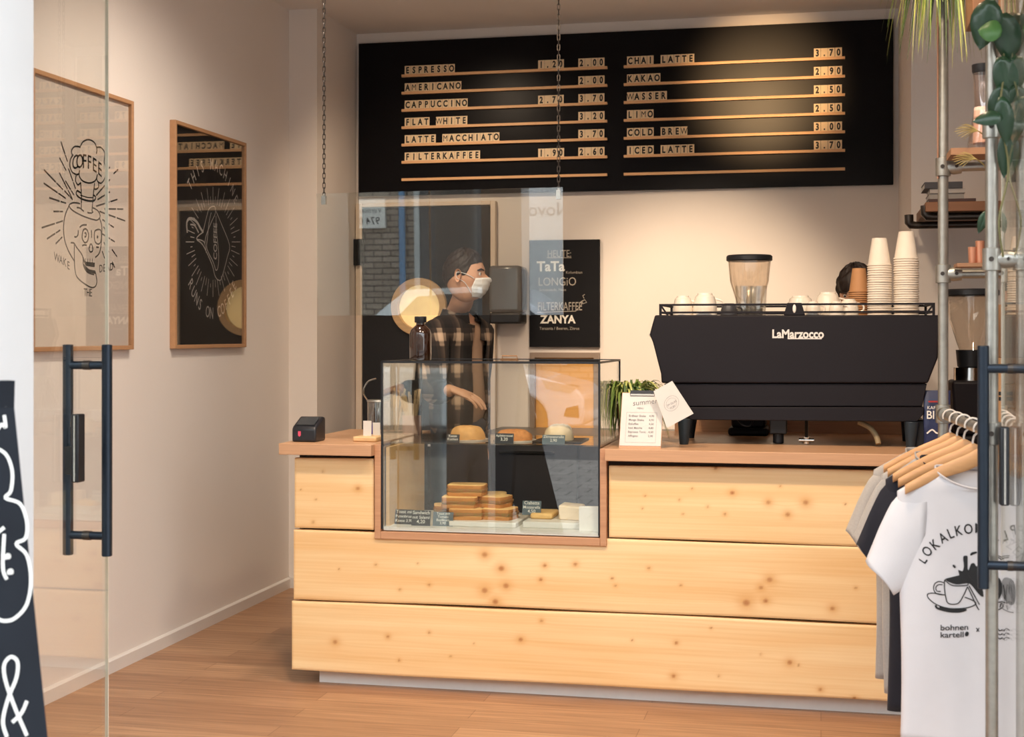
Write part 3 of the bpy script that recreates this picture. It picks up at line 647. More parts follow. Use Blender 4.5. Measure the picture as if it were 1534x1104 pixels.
def art1():
    b = MB(); w = .0070
    def ln(pts, ww=w, cl=False, k=4): b.ribbon(smoothline([Z1(*p) for p in pts], k, cl) if k > 1 else [Z1(*p) for p in pts], ww, NX, 0, cl)
    ln([(284, 130), (300, 95), (335, 78), (372, 95), (388, 135), (385, 165)]); ln([(240, 175), (232, 150), (250, 122), (284, 122)]); ln([(388, 125), (415, 128), (436, 160), (432, 215)])
    ln([(244, 170), (226, 200), (224, 245), (240, 280), (272, 292), (282, 270)]); ln([(432, 215), (444, 260), (438, 310), (415, 345), (390, 330), (388, 300)])
    ln([(282, 265), (280, 300), (300, 330), (340, 344), (378, 330), (392, 290)]); ln([(262, 296), (258, 330), (272, 355), (290, 340)]); ln([(398, 340), (398, 370), (380, 382), (370, 370)])
    for i, (ch, x, y) in enumerate(zip('COFFEE', (255, 283, 313, 343, 375, 407), (258, 252, 252, 258, 275, 300))):
        u = (Z1(x + 10, y + (-4, -2, 1, 4, 7, 9)[i]) - Z1(x, y)).normalized(); b.text(ch, Z1(x, y), u, (0, 0, 1), .082, NX, 0, .008, .9, 'C')
    ln([(288, 340), (294, 420), (292, 505)], k=1); ln([(374, 345), (366, 420), (358, 520)], k=1)
    ln([(290, 405), (268, 392), (262, 412), (285, 436), (330, 452), (370, 452), (380, 430), (368, 418)], .008); ln([(286, 418), (330, 432), (366, 434)], .005)
    ln([(285, 470), (245, 465), (218, 480), (240, 512), (300, 545), (360, 566), (392, 570), (408, 545), (392, 512), (362, 495)], .0065)
    ln([(265, 494), (285, 498), (308, 518)]); ln([(330, 525), (352, 528), (366, 520)])
    ln([(218, 482), (194, 540), (184, 610), (190, 690), (214, 760), (250, 822)]); ln([(404, 560), (418, 610), (416, 700), (404, 770), (378, 800)])
    ln([(300, 650), (308, 628), (325, 628), (337, 660), (330, 700), (312, 708), (298, 680)], w, True); ln([(372, 660), (380, 634), (412, 634), (412, 700), (395, 718), (376, 700)], w, True)
    ln([(312, 650), (322, 652), (320, 672), (312, 672)], w); ln([(388, 668), (396, 680)], w); ln([(396, 668), (388, 682)], w)
    ln([(282, 616), (300, 602), (326, 600)]); ln([(274, 632), (272, 660), (262, 674), (250, 672)]); ln([(354, 632), (356, 680)], k=1); ln([(350, 715), (340, 745), (348, 766), (362, 758), (360, 730), (352, 715)]); ln([(298, 728), (312, 722), (326, 726)]); ln([(384, 736), (400, 738)], k=1)
    ln([(228, 710), (248, 712), (262, 735), (300, 790), (306, 850), (330, 890), (372, 905)], .0065); ln([(250, 720), (250, 800), (256, 890), (280, 935), (345, 980), (378, 978), (388, 940), (376, 880)], .0065)
    b.poly([Z1(*p) for p in ((300, 785), (318, 825), (376, 832), (374, 860), (320, 852), (304, 820))], NX); b.poly([Z1(*p) for p in ((304, 835), (340, 872), (378, 880), (378, 900), (330, 890), (308, 862))], NX)
    for q in range(4): ln([(318 + 14 * q, 806), (318 + 14 * q, 832)], .004, k=1)
    for s_ in [((168, 90), (208, 212)), ((160, 190), (200, 268)), ((214, 255), (258, 380)), ((158, 280), (238, 442)), ((195, 330), (248, 418)), ((64, 262), (180, 384)), ((190, 392), (240, 446)), ((62, 344), (198, 438)), ((96, 434), (200, 468)), ((122, 518), (180, 518)), ((50, 618), (180, 576)), ((82, 686), (164, 632)), ((136, 716), (176, 674)),
               ((448, 270), (468, 246)), ((490, 288), (518, 260)), ((384, 420), (468, 322)), ((392, 446), (468, 398)), ((384, 486), (514, 444)), ((434, 502), (550, 504)), ((404, 518), (562, 576)), ((422, 568), (492, 616)), ((428, 612), (452, 646)), ((420, 655), (498, 704)), ((430, 706), (462, 766)), ((420, 760), (436, 806)), ((480, 750), (512, 796)), ((482, 826), (498, 862))]:
        p, q = s_; m1 = .62
        ln([p, (p[0] + (q[0] - p[0]) * m1, p[1] + (q[1] - p[1]) * m1)], .0072, k=1); ln([(p[0] + (q[0] - p[0]) * (m1 + .05), p[1] + (q[1] - p[1]) * (m1 + .05)), q], .0066, k=1)
    for t, x, y, dx, dy in (('W', 142, 824, 10, 6), ('A', 168, 838, 10, 6), ('K', 192, 852, 10, 7), ('E', 214, 872, 10, 7), ('D', 413, 890, 10, -2), ('E', 434, 886, 10, -2), ('A', 456, 882, 10, -3), ('D', 478, 878, 10, -3), ('T', 316, 1036, 10, 1), ('H', 334, 1037, 10, 1), ('E', 352, 1038, 10, 1)):
        b.text(t, Z1(x, y), Z1(x + dx, y + dy) - Z1(x, y), (0, 0, 1), .046, NX, 0, .006, .9, 'C')
    return b
poster('framed_poster', 'white framed poster with inked COFFEE skull, nearest the entrance', (49, 100.5), (201, 523.5), [pm('poster_paper', (232, 218, 208), .7, var=.03, scale=5), m_ink], art1)
def art2():
    b = MB(); w = .0055
    def ln(pts, ww=w, cl=False, k=4): b.ribbon(smoothline([Z2(*p) for p in pts], k, cl) if k > 1 else [Z2(*p) for p in pts], ww, NX, 0, cl)
    ln([(150, 545), (168, 470), (180, 435), (204, 428), (206, 460), (188, 500), (165, 560), (158, 600)]); ln([(206, 440), (240, 520), (272, 605), (262, 660), (236, 755), (222, 766), (205, 745), (190, 690), (150, 605), (120, 575), (150, 545)], .006)
    ln([(188, 455), (178, 500), (172, 560), (168, 620), (196, 680), (210, 720), (220, 700), (222, 640), (212, 540), (210, 470)]); ln([(122, 578), (155, 590), (165, 640)])
    ln([(78, 548), (76, 500), (92, 482), (120, 496), (140, 530), (152, 545)], .014); ln([(92, 510), (112, 515), (130, 548)], .008)
    o = Z2(214, 672); b.text('COFFEE', o, (0, 0, 1), (0, -1, 0), .058, NX, 0, .016, .92, 'L')
    cx, cy = 196, 590
    for i in range(56):
        a = 2 * PI * i / 56; r0, r1 = (.98, 1.18) if i % 2 else (.98, 1.42)
        if i % 4 == 1: r0 = 1.08
        p = (cx + 88 * r0 * math.cos(a), cy - 178 * r0 * math.sin(a)); q = (cx + 88 * r1 * math.cos(a), cy - 178 * r1 * math.sin(a)); ln([p, q], .0045, k=1)
    C = Z2(196, 588)
    b.arc_text('THIS MACHINE', C, (0, 1, 0), (0, 0, 1), .325, 138, 38, .082, NX, 0, .004, .72, ry=.355)
    b.arc_text('RUNS ON COFFEE', C, (0, 1, 0), (0, 0, 1), .345, -142, -36, .082, NX, 0, .004, .72, inner=True, ry=.385)
    return b
poster('framed_poster', 'black framed poster reading THIS MACHINE RUNS ON COFFEE', (263, 179), (369.5, 520), [pm('black_poster', (16, 16, 19), .5, var=.1, scale=5), pm('grey_white_ink', (196, 190, 184), .7, var=.05)], art2)
# ------------------------------------------------------------------ coffee machine
YM = 5.70; YMB = 6.16
m_mach = pm('machine_black', (29, 26, 31), .5, var=.06, scale=6, spec=.2)
mx = thing('coffee_machine', 'large black three-group espresso machine on the oak worktop', 'coffee machine', (-.11, 5.92, 1.0))
def M_(px, py, y=YM): return atY(px, py, y)
def outline(pts, y=YM): return [M_(*p, y) for p in pts]
top = [(981, 472), (973, 501), (978, 513), (990, 560), (991, 574), (1390, 574), (1405, 536), (1407, 472)]
b = MB().prism(outline(top), (0, YMB - YM, 0)); b.build('upper_body', m_mach, mx, bevel=.006)
mid = [(994, 575), (1014, 609), (1382, 609), (1389, 575)]
MB().prism([p + Vector((0, .012, 0)) for p in outline(mid)], (0, YMB - YM - .02, 0)).build('middle_band', m_mach, mx, bevel=.003)
low = [(1012, 610), (1020, 616), (1036, 629), (1374, 632), (1384, 620), (1384, 610)]
MB().prism([p + Vector((0, .004, 0)) for p in outline(low)], (0, YMB - YM - .02, 0)).build('lower_panel', m_mach, mx, bevel=.003)
tb = MB(); a0 = M_(1157, 506); zl = a0.z
tb.text('LaMarzocco', a0, (1, 0, 0), (0, 0, 1), .047, (0, -1, 0), 0, .03, .88, 'L', .0006)
q0, q1 = M_(1180, 507.3), M_(1231, 507.3); tb.box(q0.x, q1.x, YM - .0012, YM - .0004, q0.z - .002, q0.z + .002)
tb.build('nameplate_lettering', pm('silver_lettering', (226, 222, 218), .35, var=.03), mx)
kb = M_(975, 501); MB().sph((kb.x - .001, YM + .05, kb.z), (.012, .012, .012)).build('side_knob', m_white, mx)
zt = M_(1190, 472).z
rl = MB(); xa, xb = M_(989, 470).x, M_(1399, 470).x; zr0, zr1 = zt + .012, zt + .043
for z in (zr0, zr1):
    rl.box(xa, xb, YM + .006, YM + .014, z - .004, z + .004); rl.box(xa, xb, YMB - .02, YMB - .012, z - .004, z + .004)
    rl.box(xa - .004, xa + .004, YM + .006, YMB - .012, z - .004, z + .004); rl.box(xb - .004, xb + .004, YM + .006, YMB - .012, z - .004, z + .004)
for x in (xa, xb):
    for y in (YM + .01, YMB - .016): rl.box(x - .005, x + .005, y - .005, y + .005, zt - .002, zr1 + .004)
rl.cyl((xa, YM + .01, zr1), (xa + .03, YM + .01, zt), .004, seg=6).cyl((xb, YM + .01, zr1), (xb - .03, YM + .01, zt), .004, seg=6)
rl.build('cup_rail', m_mach, mx)
c0 = M_(1190, 462)
MB().prism([(c0.x - .042, YM + .002, zt), (c0.x + .042, YM + .002, zt), (c0.x + .028, YM + .002, zr1 + .006), (c0.x - .028, YM + .002, zr1 + .006)], (0, .016, 0)).build('badge_plate', m_mach, mx, bevel=.002)
MB().sph((c0.x, YM, (zt + zr1) / 2 + .004), (.007, .004, .017)).build('badge', m_white, mx)
m_leg = pm('machine_leg', (46, 58, 68), .4, metal=.4, var=.08)
for px, y in ((1026, 5.72), (1366, 5.72), (1035, 6.08), (1360, 6.08)):
    p = M_(px, 650, y); MB().tube([(p.x - .004, y, 1.0), (p.x, y, 1.105)], [.018, .030], 16).build('leg', m_leg, mx, bevel=.002)
lp = M_(1374, 640, 5.78); MB().box(lp.x - .028, lp.x + .028, 5.74, 5.9, 1.0, 1.11).build('pump_box', m_black, mx, bevel=.006)
lp = M_(1166, 640, 5.85); MB().box(lp.x - .035, lp.x + .035, 5.82, 5.9, 1.04, 1.11).cyl((lp.x, 5.86, 1.0), (lp.x, 5.86, 1.05), .022).build('drain_box', m_black, mx, bevel=.005)
h = [M_(1286, 632, 5.8), M_(1302, 640, 5.79), M_(1312, 652, 5.77), M_(1316, 665, 5.755)]
MB().tube(smoothline(h, 6), .011, 12).build('drain_hose', pm('beige_hose', (150, 132, 100), .6, var=.1, scale=60), mx)
h = [M_(1105, 628, 5.85), M_(1112, 636, 5.83), M_(1122, 638, 5.83), M_(1128, 630, 5.85)]
MB().tube(smoothline(h, 6), .004, 8).build('cable', m_black, mx)
h = M_(1208, 652, 5.8)
MB().cyl((h.x, 5.82, 1.004), (h.x, 5.82, 1.03), .016).cyl((h.x - .03, 5.81, 1.018), (h.x + .03, 5.81, 1.018), .008).cyl((h.x, 5.82, 1.03), (h.x, 5.86, 1.11), .007).build('water_valve', m_chrome, mx)
# things on the machine's top
ZT = zt
m_ceram = pm('white_ceramic', (238, 228, 214), .25, var=.015, coat=.5)
def cup_mesh(r0, r1, h, t=.0035): return [(r0 * .6, 0), (r0, .002), (r0 * 1.02, h * .2), (r1, h), (r1 - t, h), (r0 * 1.02 - t, h * .25), (r0 * .5, .006)]
def ceramic(px, pyb, y, r, h, lab, inv=True, cat='cup', nm='coffee_cup', grp='cups on the coffee machine', mat_=None):
    x = M_(px, 460, y).x
    prof = [(r, 0), (r, .004), (r * .97, h * .45), (r * .80, h * .85), (r * .62, h * .93), (r * .60, h), (r * .5, h), (.002, h * .98)]
    b = MB().lathe(prof, (x, y, ZT), 32)
    e = thing(nm, lab, cat, (x, y, ZT), grp)
    b.build('cup_body', mat_ or m_ceram, e)
    hp = [(x + r * .9, y + .004, ZT + h * .2), (x + r * 1.45, y + .006, ZT + h * .3), (x + r * 1.45, y + .006, ZT + h * .62), (x + r * .82, y + .004, ZT + h * .75)]
    if cat == 'cup': MB().tube(smoothline(hp, 5), .004, 8).build('cup_handle', mat_ or m_ceram, e)
    return e
ceramic(1023, 0, 5.80, .041, .082, 'upturned white cup, leftmost on top of the coffee machine')
ceramic(1056, 0, 5.80, .050, .092, 'wide upturned white cup, second from the left on the coffee machine')
ceramic(1092, 0, 5.80, .034, .050, 'low charcoal cup beside the glass tumblers on the coffee machine', mat_=pm('charcoal_ceramic', (62, 62, 66), .4, var=.05))
ceramic(1199, 0, 5.90, .055, .082, 'upturned white bowl right behind the machine badge', cat='bowl', nm='bowl', grp='bowls on the coffee machine')
ceramic(1240, 0, 5.88, .053, .095, 'tall upturned white cup left of the brown paper cups')
ceramic(1218, 0, 5.78, .030, .056, 'small white cup in front of the white bowls')
ceramic(1253, 0, 5.80, .030, .056, 'small white cup in front of the brown paper cups')
ceramic(1272, 0, 5.84, .038, .066, 'squat upturned white cup at the foot of the brown paper cups')
m_tum = glass('tumbler_glass', (248, 248, 246), .10, .05)
for px, y, lab in ((1114, 5.82, 'ribbed glass tumbler, left one below the bean hopper'), (1136, 5.84, 'ribbed glass tumbler, right one below the bean hopper'), (1126, 5.92, 'ribbed glass tumbler standing behind the two front tumblers')):
    x = M_(px, 460, y).x; rs = []
    for rr, z in ((.026, 0), (.028, .004), (.033, .09), (.036, .122), (.033, .122), (.029, .09), (.024, .012)):
        rs.append([Vector((x + rr * (1 + (.03 if (q % 4) < 2 and z < .1 else 0)) * math.cos(2 * PI * q / 40), y + rr * (1 + (.03 if (q % 4) < 2 and z < .1 else 0)) * math.sin(2 * PI * q / 40), ZT + z)) for q in range(40)])
    tag(MB().rings(rs).build('glass_tumbler', m_tum), lab, 'glass', 'tumblers on the coffee machine')
# paper cup stacks
m_pcup = pm('white_paper_cup', (242, 230, 214), .6, var=.02, scale=30); m_kraft = pm('kraft_paper_cup', (190, 138, 92), .65, var=.05, scale=40)
def paper_cup(m, r0, r1, h):
    prof = [(r0 * .9, .004), (r0, 0), (r1, h - .004), (r1 + .003, h - .006), (r1 + .0035, h - .002), (r1 + .002, h), (r1 - .001, h - .001), (r0 - .001, .006)]
    prof = [(r, h - z) for r, z in prof]      # upside down
    return MB().lathe(prof, (0, 0, 0), 28, caps=True).build('paper_cup', m, local=True)
def stack(px, y, ztop, n, r0, r1, h, m, what, grp):
    x = M_(px, 460, y).x; o = paper_cup(m, r0, r1, h); step = (ztop - ZT - h) / (n - 1)
    for i in range(n):
        lab = 'white' if m is m_pcup else 'brown'
        lab = '%s paper cup nested in %s' % (lab, what)
        if i == n - 1: lab = '%s paper cup topping %s' % ('white' if m is m_pcup else 'brown', what)
        if i == 0: lab = '%s paper cup lowest in %s' % ('white' if m is m_pcup else 'brown', what)
        c = o if i == 0 else o.copy()
        if i: COL.objects.link(c)
        c.location = (x + random.uniform(-.0008, .0008), y + random.uniform(-.0008, .0008), ZT + i * step); c.rotation_euler.z = i * 1.3
        tag(c, lab, 'paper cup', grp)
z1 = M_(1318, 357, 5.86).z; z2 = M_(1357, 347, 5.86).z; z3 = M_(1285, 402, 5.98).z
stack(1317.5, 5.86, z1, 22, .029, .0455, .112, m_pcup, 'the shorter white stack on the coffee machine', 'cups of the shorter white stack')
stack(1357.5, 5.86, z2, 25, .029, .0465, .112, m_pcup, 'the taller white stack on the coffee machine', 'cups of the taller white stack')
stack(1287, 5.98, z3, 12, .027, .040, .10, m_kraft, 'the brown stack behind the white cups', 'cups of the brown stack')
# ------------------------------------------------------------------ grinder behind the machine
def grinder(px, y, lab, zlid, rl_, full=True, z0=1.0):
    x = M_(px, 460, y).x; e = thing('coffee_grinder', lab, 'coffee grinder', (x, y, z0), 'coffee grinders')
    s = rl_ / .1
    zl = zlid
    MB().box(x - .09 * s, x + .09 * s, y - .11 * s, y + .12 * s, z0, z0 + .035).prism([(x - .075 * s, y - .1 * s, z0 + .035), (x + .075 * s, y - .1 * s, z0 + .035), (x + .085 * s, y - .1 * s, zl - .36 * s), (x - .085 * s, y - .1 * s, zl - .36 * s)], (0, .2 * s, 0)).build('body', m_mach, e, bevel=.012)
    MB().cyl((x, y, zl - .36 * s), (x, y, zl - .31 * s), .07 * s, seg=32).build('collar', m_chrome, e)
    MB().lathe([(.05 * s, -.31 * s), (.056 * s, -.305 * s), (.062 * s, -.24 * s), (.06 * s, -.24 * s), (.045 * s, -.30 * s)], (x, y, zl), 32).build('throat', m_black if full else m_steel, e)
    MB().lathe([(.046 * s, -.25 * s), (.06 * s, -.21 * s), (.088 * s, -.12 * s), (.097 * s, -.02 * s), (.095 * s, -.02 * s), (.086 * s, -.12 * s), (.058 * s, -.21 * s), (.044 * s, -.25 * s)], (x, y, zl), 40, caps=False).build('bean_hopper', glass('smoky_hopper', (249, 245, 240), .06), e)
    MB().lathe([(.03 * s, .002 * s), (.098 * s, .002 * s), (.104 * s, -.004 * s), (.104 * s, -.022 * s), (.098 * s, -.026 * s), (.03 * s, -.022 * s)], (x, y, zl), 40).build('hopper_lid', m_black, e)
    return e
grinder(1122.5, 6.36, 'coffee grinder with clear hopper rising behind the coffee machine', atY(1122, 383, 6.36).z, .098, False)
g2 = grinder(1456, 6.08, 'black coffee grinder beside the rear rack pipe', atY(1456, 434, 6.08).z, .104)
# ------------------------------------------------------------------ small things on the long worktop
def spider(name, lab, base, n, rmin, rmax, h, pot, lim=None, droop=.3, seed=3, w=.010, grp=None, zmin=None):
    rnd = random.Random(seed); e = thing(name, lab, 'plant', base, grp); c = Vector(base)
    b = MB()
    for i in range(n):
        a = rnd.uniform(0, 2 * PI); L_ = rnd.uniform(rmin, rmax); hh = h * rnd.uniform(.6, 1.15); dr = droop * rnd.uniform(.5, 1.3); ww = w * rnd.uniform(.7, 1.2)
        st = c + Vector((rnd.uniform(-.02, .02), rnd.uniform(-.02, .02), pot)); pts = []
        for k in range(9):
            t = k / 8; rr = L_ * (t ** .8); z = hh * math.sin(min(t * 1.9, PI / 2) * 1.0) - dr * max(0, t - .35) ** 1.6 * 2.0
            q = st + Vector((math.cos(a + .3 * t) * rr, math.sin(a + .3 * t) * rr, z))
            if lim:
                q.x = min(max(q.x, lim[0]), lim[1]); q.y = min(max(q.y, lim[2]), lim[3])
            if zmin: q.z = max(q.z, zmin + .004 * rnd.random())
            pts.append(q)
        sd = Vector((-math.sin(a), math.cos(a), 0)); vs = []; fs = []
        for k, q in enumerate(pts):
            wk = ww * (1 - (k / 8) ** 2.2) * .5 + .0004
            vs += [q + sd * wk + Vector((0, 0, wk * .5)), q, q - sd * wk + Vector((0, 0, wk * .5))]
        for k in range(8):
            o_ = 3 * k; fs += [(o_, o_ + 1, o_ + 4, o_ + 3), (o_ + 1, o_ + 2, o_ + 5, o_ + 4)]
        b.add(vs, fs, i % 3)
    f = b.build('leaves', [pm('leaf_green', (116, 140, 66), .5, var=.15, scale=12), pm('leaf_yellow_green', (176, 180, 104), .5, var=.12, scale=12), pm('leaf_deep_green', (70, 98, 50), .5, var=.15, scale=12)], e)
    return e
sp = spider('spider_plant', 'bushy green spider plant squeezed between display case and coffee machine', (M_(944, 600, 5.74).x, 5.74, 1.0), 240, .07, .20, .13, .15, (GX1 + .006, -.60, 5.50, 5.95), .19, 5, .012, None, 1.003)
MB().lathe([(.042, 0), (.045, .003), (.055, .16), (.052, .16), (.045, .15), (.002, .148)], WL[sp.name], 28).build('plant_pot', pm('terracotta_dark', (120, 84, 62), .7, var=.08), sp)
# clipboard with menu sheet and the tilted card
bl_, tr_ = atY(928, 668, 5.50), atY(993, 587, 5.545)
cb = thing('clipboard', 'small wooden clipboard with printed price list before the spider plant', 'clipboard', ((bl_.x + tr_.x) / 2, 5.5, 1.0))
wcb = tr_.x - bl_.x; cx_ = (bl_.x + tr_.x) / 2 - .002; hcb = .222
ux = Vector((1, 0, 0)); uy = Vector((0.03, math.sin(R(13)), math.cos(R(13)))).normalized(); nn = ux.cross(uy); O = Vector((cx_ - wcb / 2, 5.495, 1.0))
def on_cb(u, v, off=0): return O + ux * u + uy * v + nn * off
b = MB().prism([on_cb(0, 0), on_cb(wcb, 0), on_cb(wcb, hcb), on_cb(0, hcb)], -nn * .004); b.build('backing_board', m_oak, cb)
b = MB().prism([on_cb(.002, .009, .0012), on_cb(wcb - .002, .009, .0012), on_cb(wcb - .002, hcb - .002, .0012), on_cb(.002, hcb - .002, .0012)], -nn * .0008)
m_grey = pm('grey_print', (128, 126, 130), .8, var=.1, scale=50)
b.text('summer', on_cb(wcb * .28, hcb * .76, .0014), ux + uy * .12, uy, .03, nn, 1, 0, 1); b.text('MENU', on_cb(wcb * .38, hcb * .70, .0014), ux, uy, .010, nn, 1)
for k, (t, p) in enumerate((('Erdbeer Shake', '4,90'), ('Mango Shake', '4,90'), ('Eiskaffee', '4,50'), ('Iced Matcha', '4,80'), ('Espresso Tonic', '4,50'), ('Affogato', '3,90'))):
    b.text(t, on_cb(wcb * .2, hcb * (.56 - .072 * k), .0014), ux, uy, .0115, nn, 1, .01); b.text(p, on_cb(wcb * .68, hcb * (.56 - .072 * k), .0014), ux, uy, .0115, nn, 1, .01)
bx0, bx1, by0, by1 = wcb * .14, wcb * .86, hcb * .1, hcb * .64
b.ribbon([on_cb(bx0, by0, .0014), on_cb(bx1, by0, .0014), on_cb(bx1, by1, .0014), on_cb(bx0, by1, .0014)], .0009, nn, 1, True)
b.build('price_list', [m_paper, m_grey], cb)
b = MB().prism([on_cb(wcb * .20, hcb - .003, .006), on_cb(wcb * .78, hcb - .003, .006), on_cb(wcb * .78, hcb + .008, .006), on_cb(wcb * .20, hcb + .008, .006)], -nn * .012)
b.tube([on_cb(wcb * .2, hcb, .004), on_cb(wcb * .2, hcb - .013, .003), on_cb(wcb * .78, hcb - .013, .003), on_cb(wcb * .78, hcb, .004)], .0012, 6); b.build('clip', m_black, cb)
cA, cB, cC = atY(979, 586, 5.49), atY(1007, 570.5, 5.49), atY(1039, 619.5, 5.49); cD = cA
cD = atY(999, 641, 5.49)
cn = Vector((0, -1, 0))
b = MB().prism([cA, cB, cC, cD], (0, .0012, 0))
d1 = (cB - cA).normalized(); d2 = (cD - cA).normalized()
ctr = (cA + cB + cC + cD) / 4
for ring_r, ww in ((.028, .0008), (.02, .0006)): b.ribbon([ctr + d1 * ring_r * math.cos(q * PI / 12) * 1.1 + d2 * ring_r * math.sin(q * PI / 12) for q in range(24)], ww, cn, 1, True)
b.text('IM GLAS', ctr - d1 * .018 + d2 * .004, d1, -d2, .011, cn, 1)
b.text('to go', ctr - d1 * .012 + d2 * .016, d1, -d2, .010, cn, 1)
tag(b.build('card', [m_paper, m_grey]), 'square white card tilted against the clipboard edge', 'card')
# blue coffee bag
p = atY(1398, 668, 5.72); zb = atY(1398, 585, 5.72).z
e = thing('coffee_bag', 'dark blue coffee bag printed BIO behind the rear rack pipe', 'coffee bag', (p.x, 5.72, 1.0))
x0, x1 = atY(1384, 600, 5.72).x, atY(1424, 600, 5.72).x
b = MB(); rs = []
for t in range(8):
    z = 1.0 + (zb - 1.0) * t / 7; d = .035 * (1 - (t / 7) ** 3 * .85); w = (x1 - x0) / 2 * (1 - .02 * math.sin(t * 1.4)); n = 24
    rs.append([Vector(((x0 + x1) / 2 + w * (1 if abs(math.cos(a)) > .7 else abs(math.cos(a)) / .7) * (1 if math.cos(a) > 0 else -1) * 1.0, 5.74 + d * max(-1, min(1, math.sin(a) * 1.4)), z)) for a in [2 * PI * (q + .5) / n for q in range(n)]])
b.rings(rs); b.build('bag', pm('navy_foil', (34, 44, 84), .4, var=.08, scale=12), e)
lb = MB(); yb = 5.703
lb.text('BIO', (x0 + .010, yb, 1.118), (1, 0, 0), (0, 0, 1), .045, (0, -1, 0), 0, .012, .9); lb.text('KAFFEE', (x0 + .012, yb, 1.155), (1, 0, 0), (0, 0, 1), .018, (0, -1, 0), 0)
lb.box(x0 + .016, x1 - .016, yb, yb + .002, 1.182, 1.188, 1)
lb.ribbon(smoothline([Vector((x0 + .01, yb, 1.06)), Vector((x0 + .03, yb, 1.075)), Vector((x0 + .05, yb, 1.062)), Vector((x0 + .075, yb, 1.08))], 5), .006, (0, -1, 0), 0)
lb.build('bag_print', [m_white, pm('red_stripe', (176, 52, 48), .5, var=.05)], e)
# ------------------------------------------------------------------ left worktop: terminal, tray, jars
p0, p1 = atZ(437, 662, 1.0), atZ(476, 662, 1.0)
xt0, xt1, yt = p0.x, p1.x, p0.y
tm = thing('card_terminal', 'black card payment terminal at the left end of the worktop', 'card terminal', ((xt0 + xt1) / 2, yt + .06, 1.0))
prof = [(xt0, 1.0), (xt0, 1.055), (xt0 + .016, 1.066)]
b = MB().prism([(xt0, yt, 1.0), (xt0, yt + .12, 1.0), (xt0, yt + .12, 1.098), (xt0, yt + .095, 1.101), (xt0, yt + .012, 1.066), (xt0, yt, 1.056)], (xt1 - xt0, 0, 0)); b.build('housing', pm('terminal_black', (30, 32, 38), .35, var=.06), tm, bevel=.008)
s_ = Vector((0, .083, .035)).normalized(); n_ = Vector((0, -.035, .083)).normalized(); q = Vector((xt0 + .014, yt + .016, 1.0705))
MB().prism([q, q + Vector((xt1 - xt0 - .028, 0, 0)), q + Vector((xt1 - xt0 - .028, 0, 0)) + s_ * .07, q + s_ * .07], n_ * .001).build('screen', pm('terminal_screen', (62, 66, 70), .15, var=.1), tm)
MB().prism([(xt0 + .028, yt - .001, 1.045), (xt0 + .040, yt - .001, 1.045), (xt0 + .040, yt - .001, 1.028), (xt0 + .034, yt - .001, 1.022), (xt0 + .028, yt - .001, 1.028)], (0, .002, 0)).build('badge', pm('pink_badge', (220, 80, 110), .4, var=.05), tm)
def lobj(px, Y): return atY(px, 600, Y).x
yy = 5.62
tp0, tp1 = lobj(535, yy), lobj(570, yy)
tag(MB().box(tp0, tp1, yy - .06, yy + .08, 1.0, 1.022).build('wooden_tray', pm('light_bamboo', (222, 186, 138), .5, var=.08, scale=8, stretch=(1, 12, 4)), bevel=.006), 'small pale wooden block holding cards beside the display case', 'tray')
x = lobj(553, yy)
cd = MB().box(x - .022, x + .014, yy - .012, yy - .008, 1.022, 1.085); cd.prism([(x + .014, yy - .0125, 1.03), (x + .019, yy - .0125, 1.03), (x + .018, yy - .0125, 1.084)], (0, .004, 0), 1)
tag(cd.build('card', [m_paper, pm('violet_print', (70, 54, 130), .5, var=.05)]), 'white upright business card on the wooden block', 'card')
x = lobj(563, yy + .04); tag(MB().box(x - .012, x + .02, yy + .035, yy + .04, 1.022, 1.075).build('card', m_paper), 'grey-white card standing behind the upright business card', 'card')
def jar(name, lab, px, Y, r, h, mt, cat='jar', grp=None):
    x = lobj(px, Y); e = thing(name, lab, cat, (x, Y, 1.0), grp)
    MB().lathe([(r * .9, 0), (r, .004), (r, h), (r - .003, h), (r - .003, .008), (.002, .006)], (x, Y, 1.0), 28).build('jar_wall', mt, e); return e, x
m_jar = glass('jar_glass', (250, 249, 246), .10, .02)
e, x = jar('glass_jar', 'glass jar of dark stirring spoons seen through the case', 592, 6.05, .045, .12, m_jar)
rnd = random.Random(4)
def sticks(x, Y, n, lab, mt, L0, L1, spread, w, cat, grp, top=None):
    for k in range(n):
        a = rnd.uniform(0, 2 * PI); r0 = rnd.uniform(0, .014); r1 = spread * rnd.uniform(.4, 1); L_ = rnd.uniform(L0, L1)
        p = Vector((x + r0 * math.cos(a), Y + r0 * math.sin(a), 1.012)); q = Vector((x + r1 * math.cos(a), Y + r1 * math.sin(a), 1.012 + L_))
        b = MB().tube([p, p.lerp(q, .9), q], [w, w, w * .9], 8, 0, flat=.45)
        if top: b.sph(q, (w * 1.5, w * 1.5, w * 2.2), 10, 6, 1)
        tag(b.build(cat.replace(' ', '_'), [mt, m_black]), lab, cat, grp)
m_stick = pm('pale_stirrer', (216, 184, 140), .6, var=.08, scale=20)
sticks(x, 6.05, 7, 'black-tipped pale stirrer in the glass jar by the case', m_stick, .16, .21, .05, .005, 'stirrer', 'black-tipped stirrers in the glass jar', True)
e, x = jar('pink_cup', 'pinkish paper beaker packed with wide wooden stirrers', 617, 6.02, .042, .085, pm('pink_beaker', (206, 160, 142), .6, var=.05), 'beaker')
sticks(x, 6.02, 12, 'pale wooden stirrer standing in the pinkish beaker', m_stick, .15, .20, .058, .006, 'stirrer', 'stirrers in the pinkish beaker')
e, x = jar('water_pitcher', 'clear water pitcher with wire handle behind the card block', 567, 6.0, .05, .15, m_jar, 'pitcher')
hp = [(x - .05, 6.0, 1.15), (x - .068, 5.99, 1.19), (x - .045, 5.985, 1.235), (x - .005, 5.98, 1.25)]
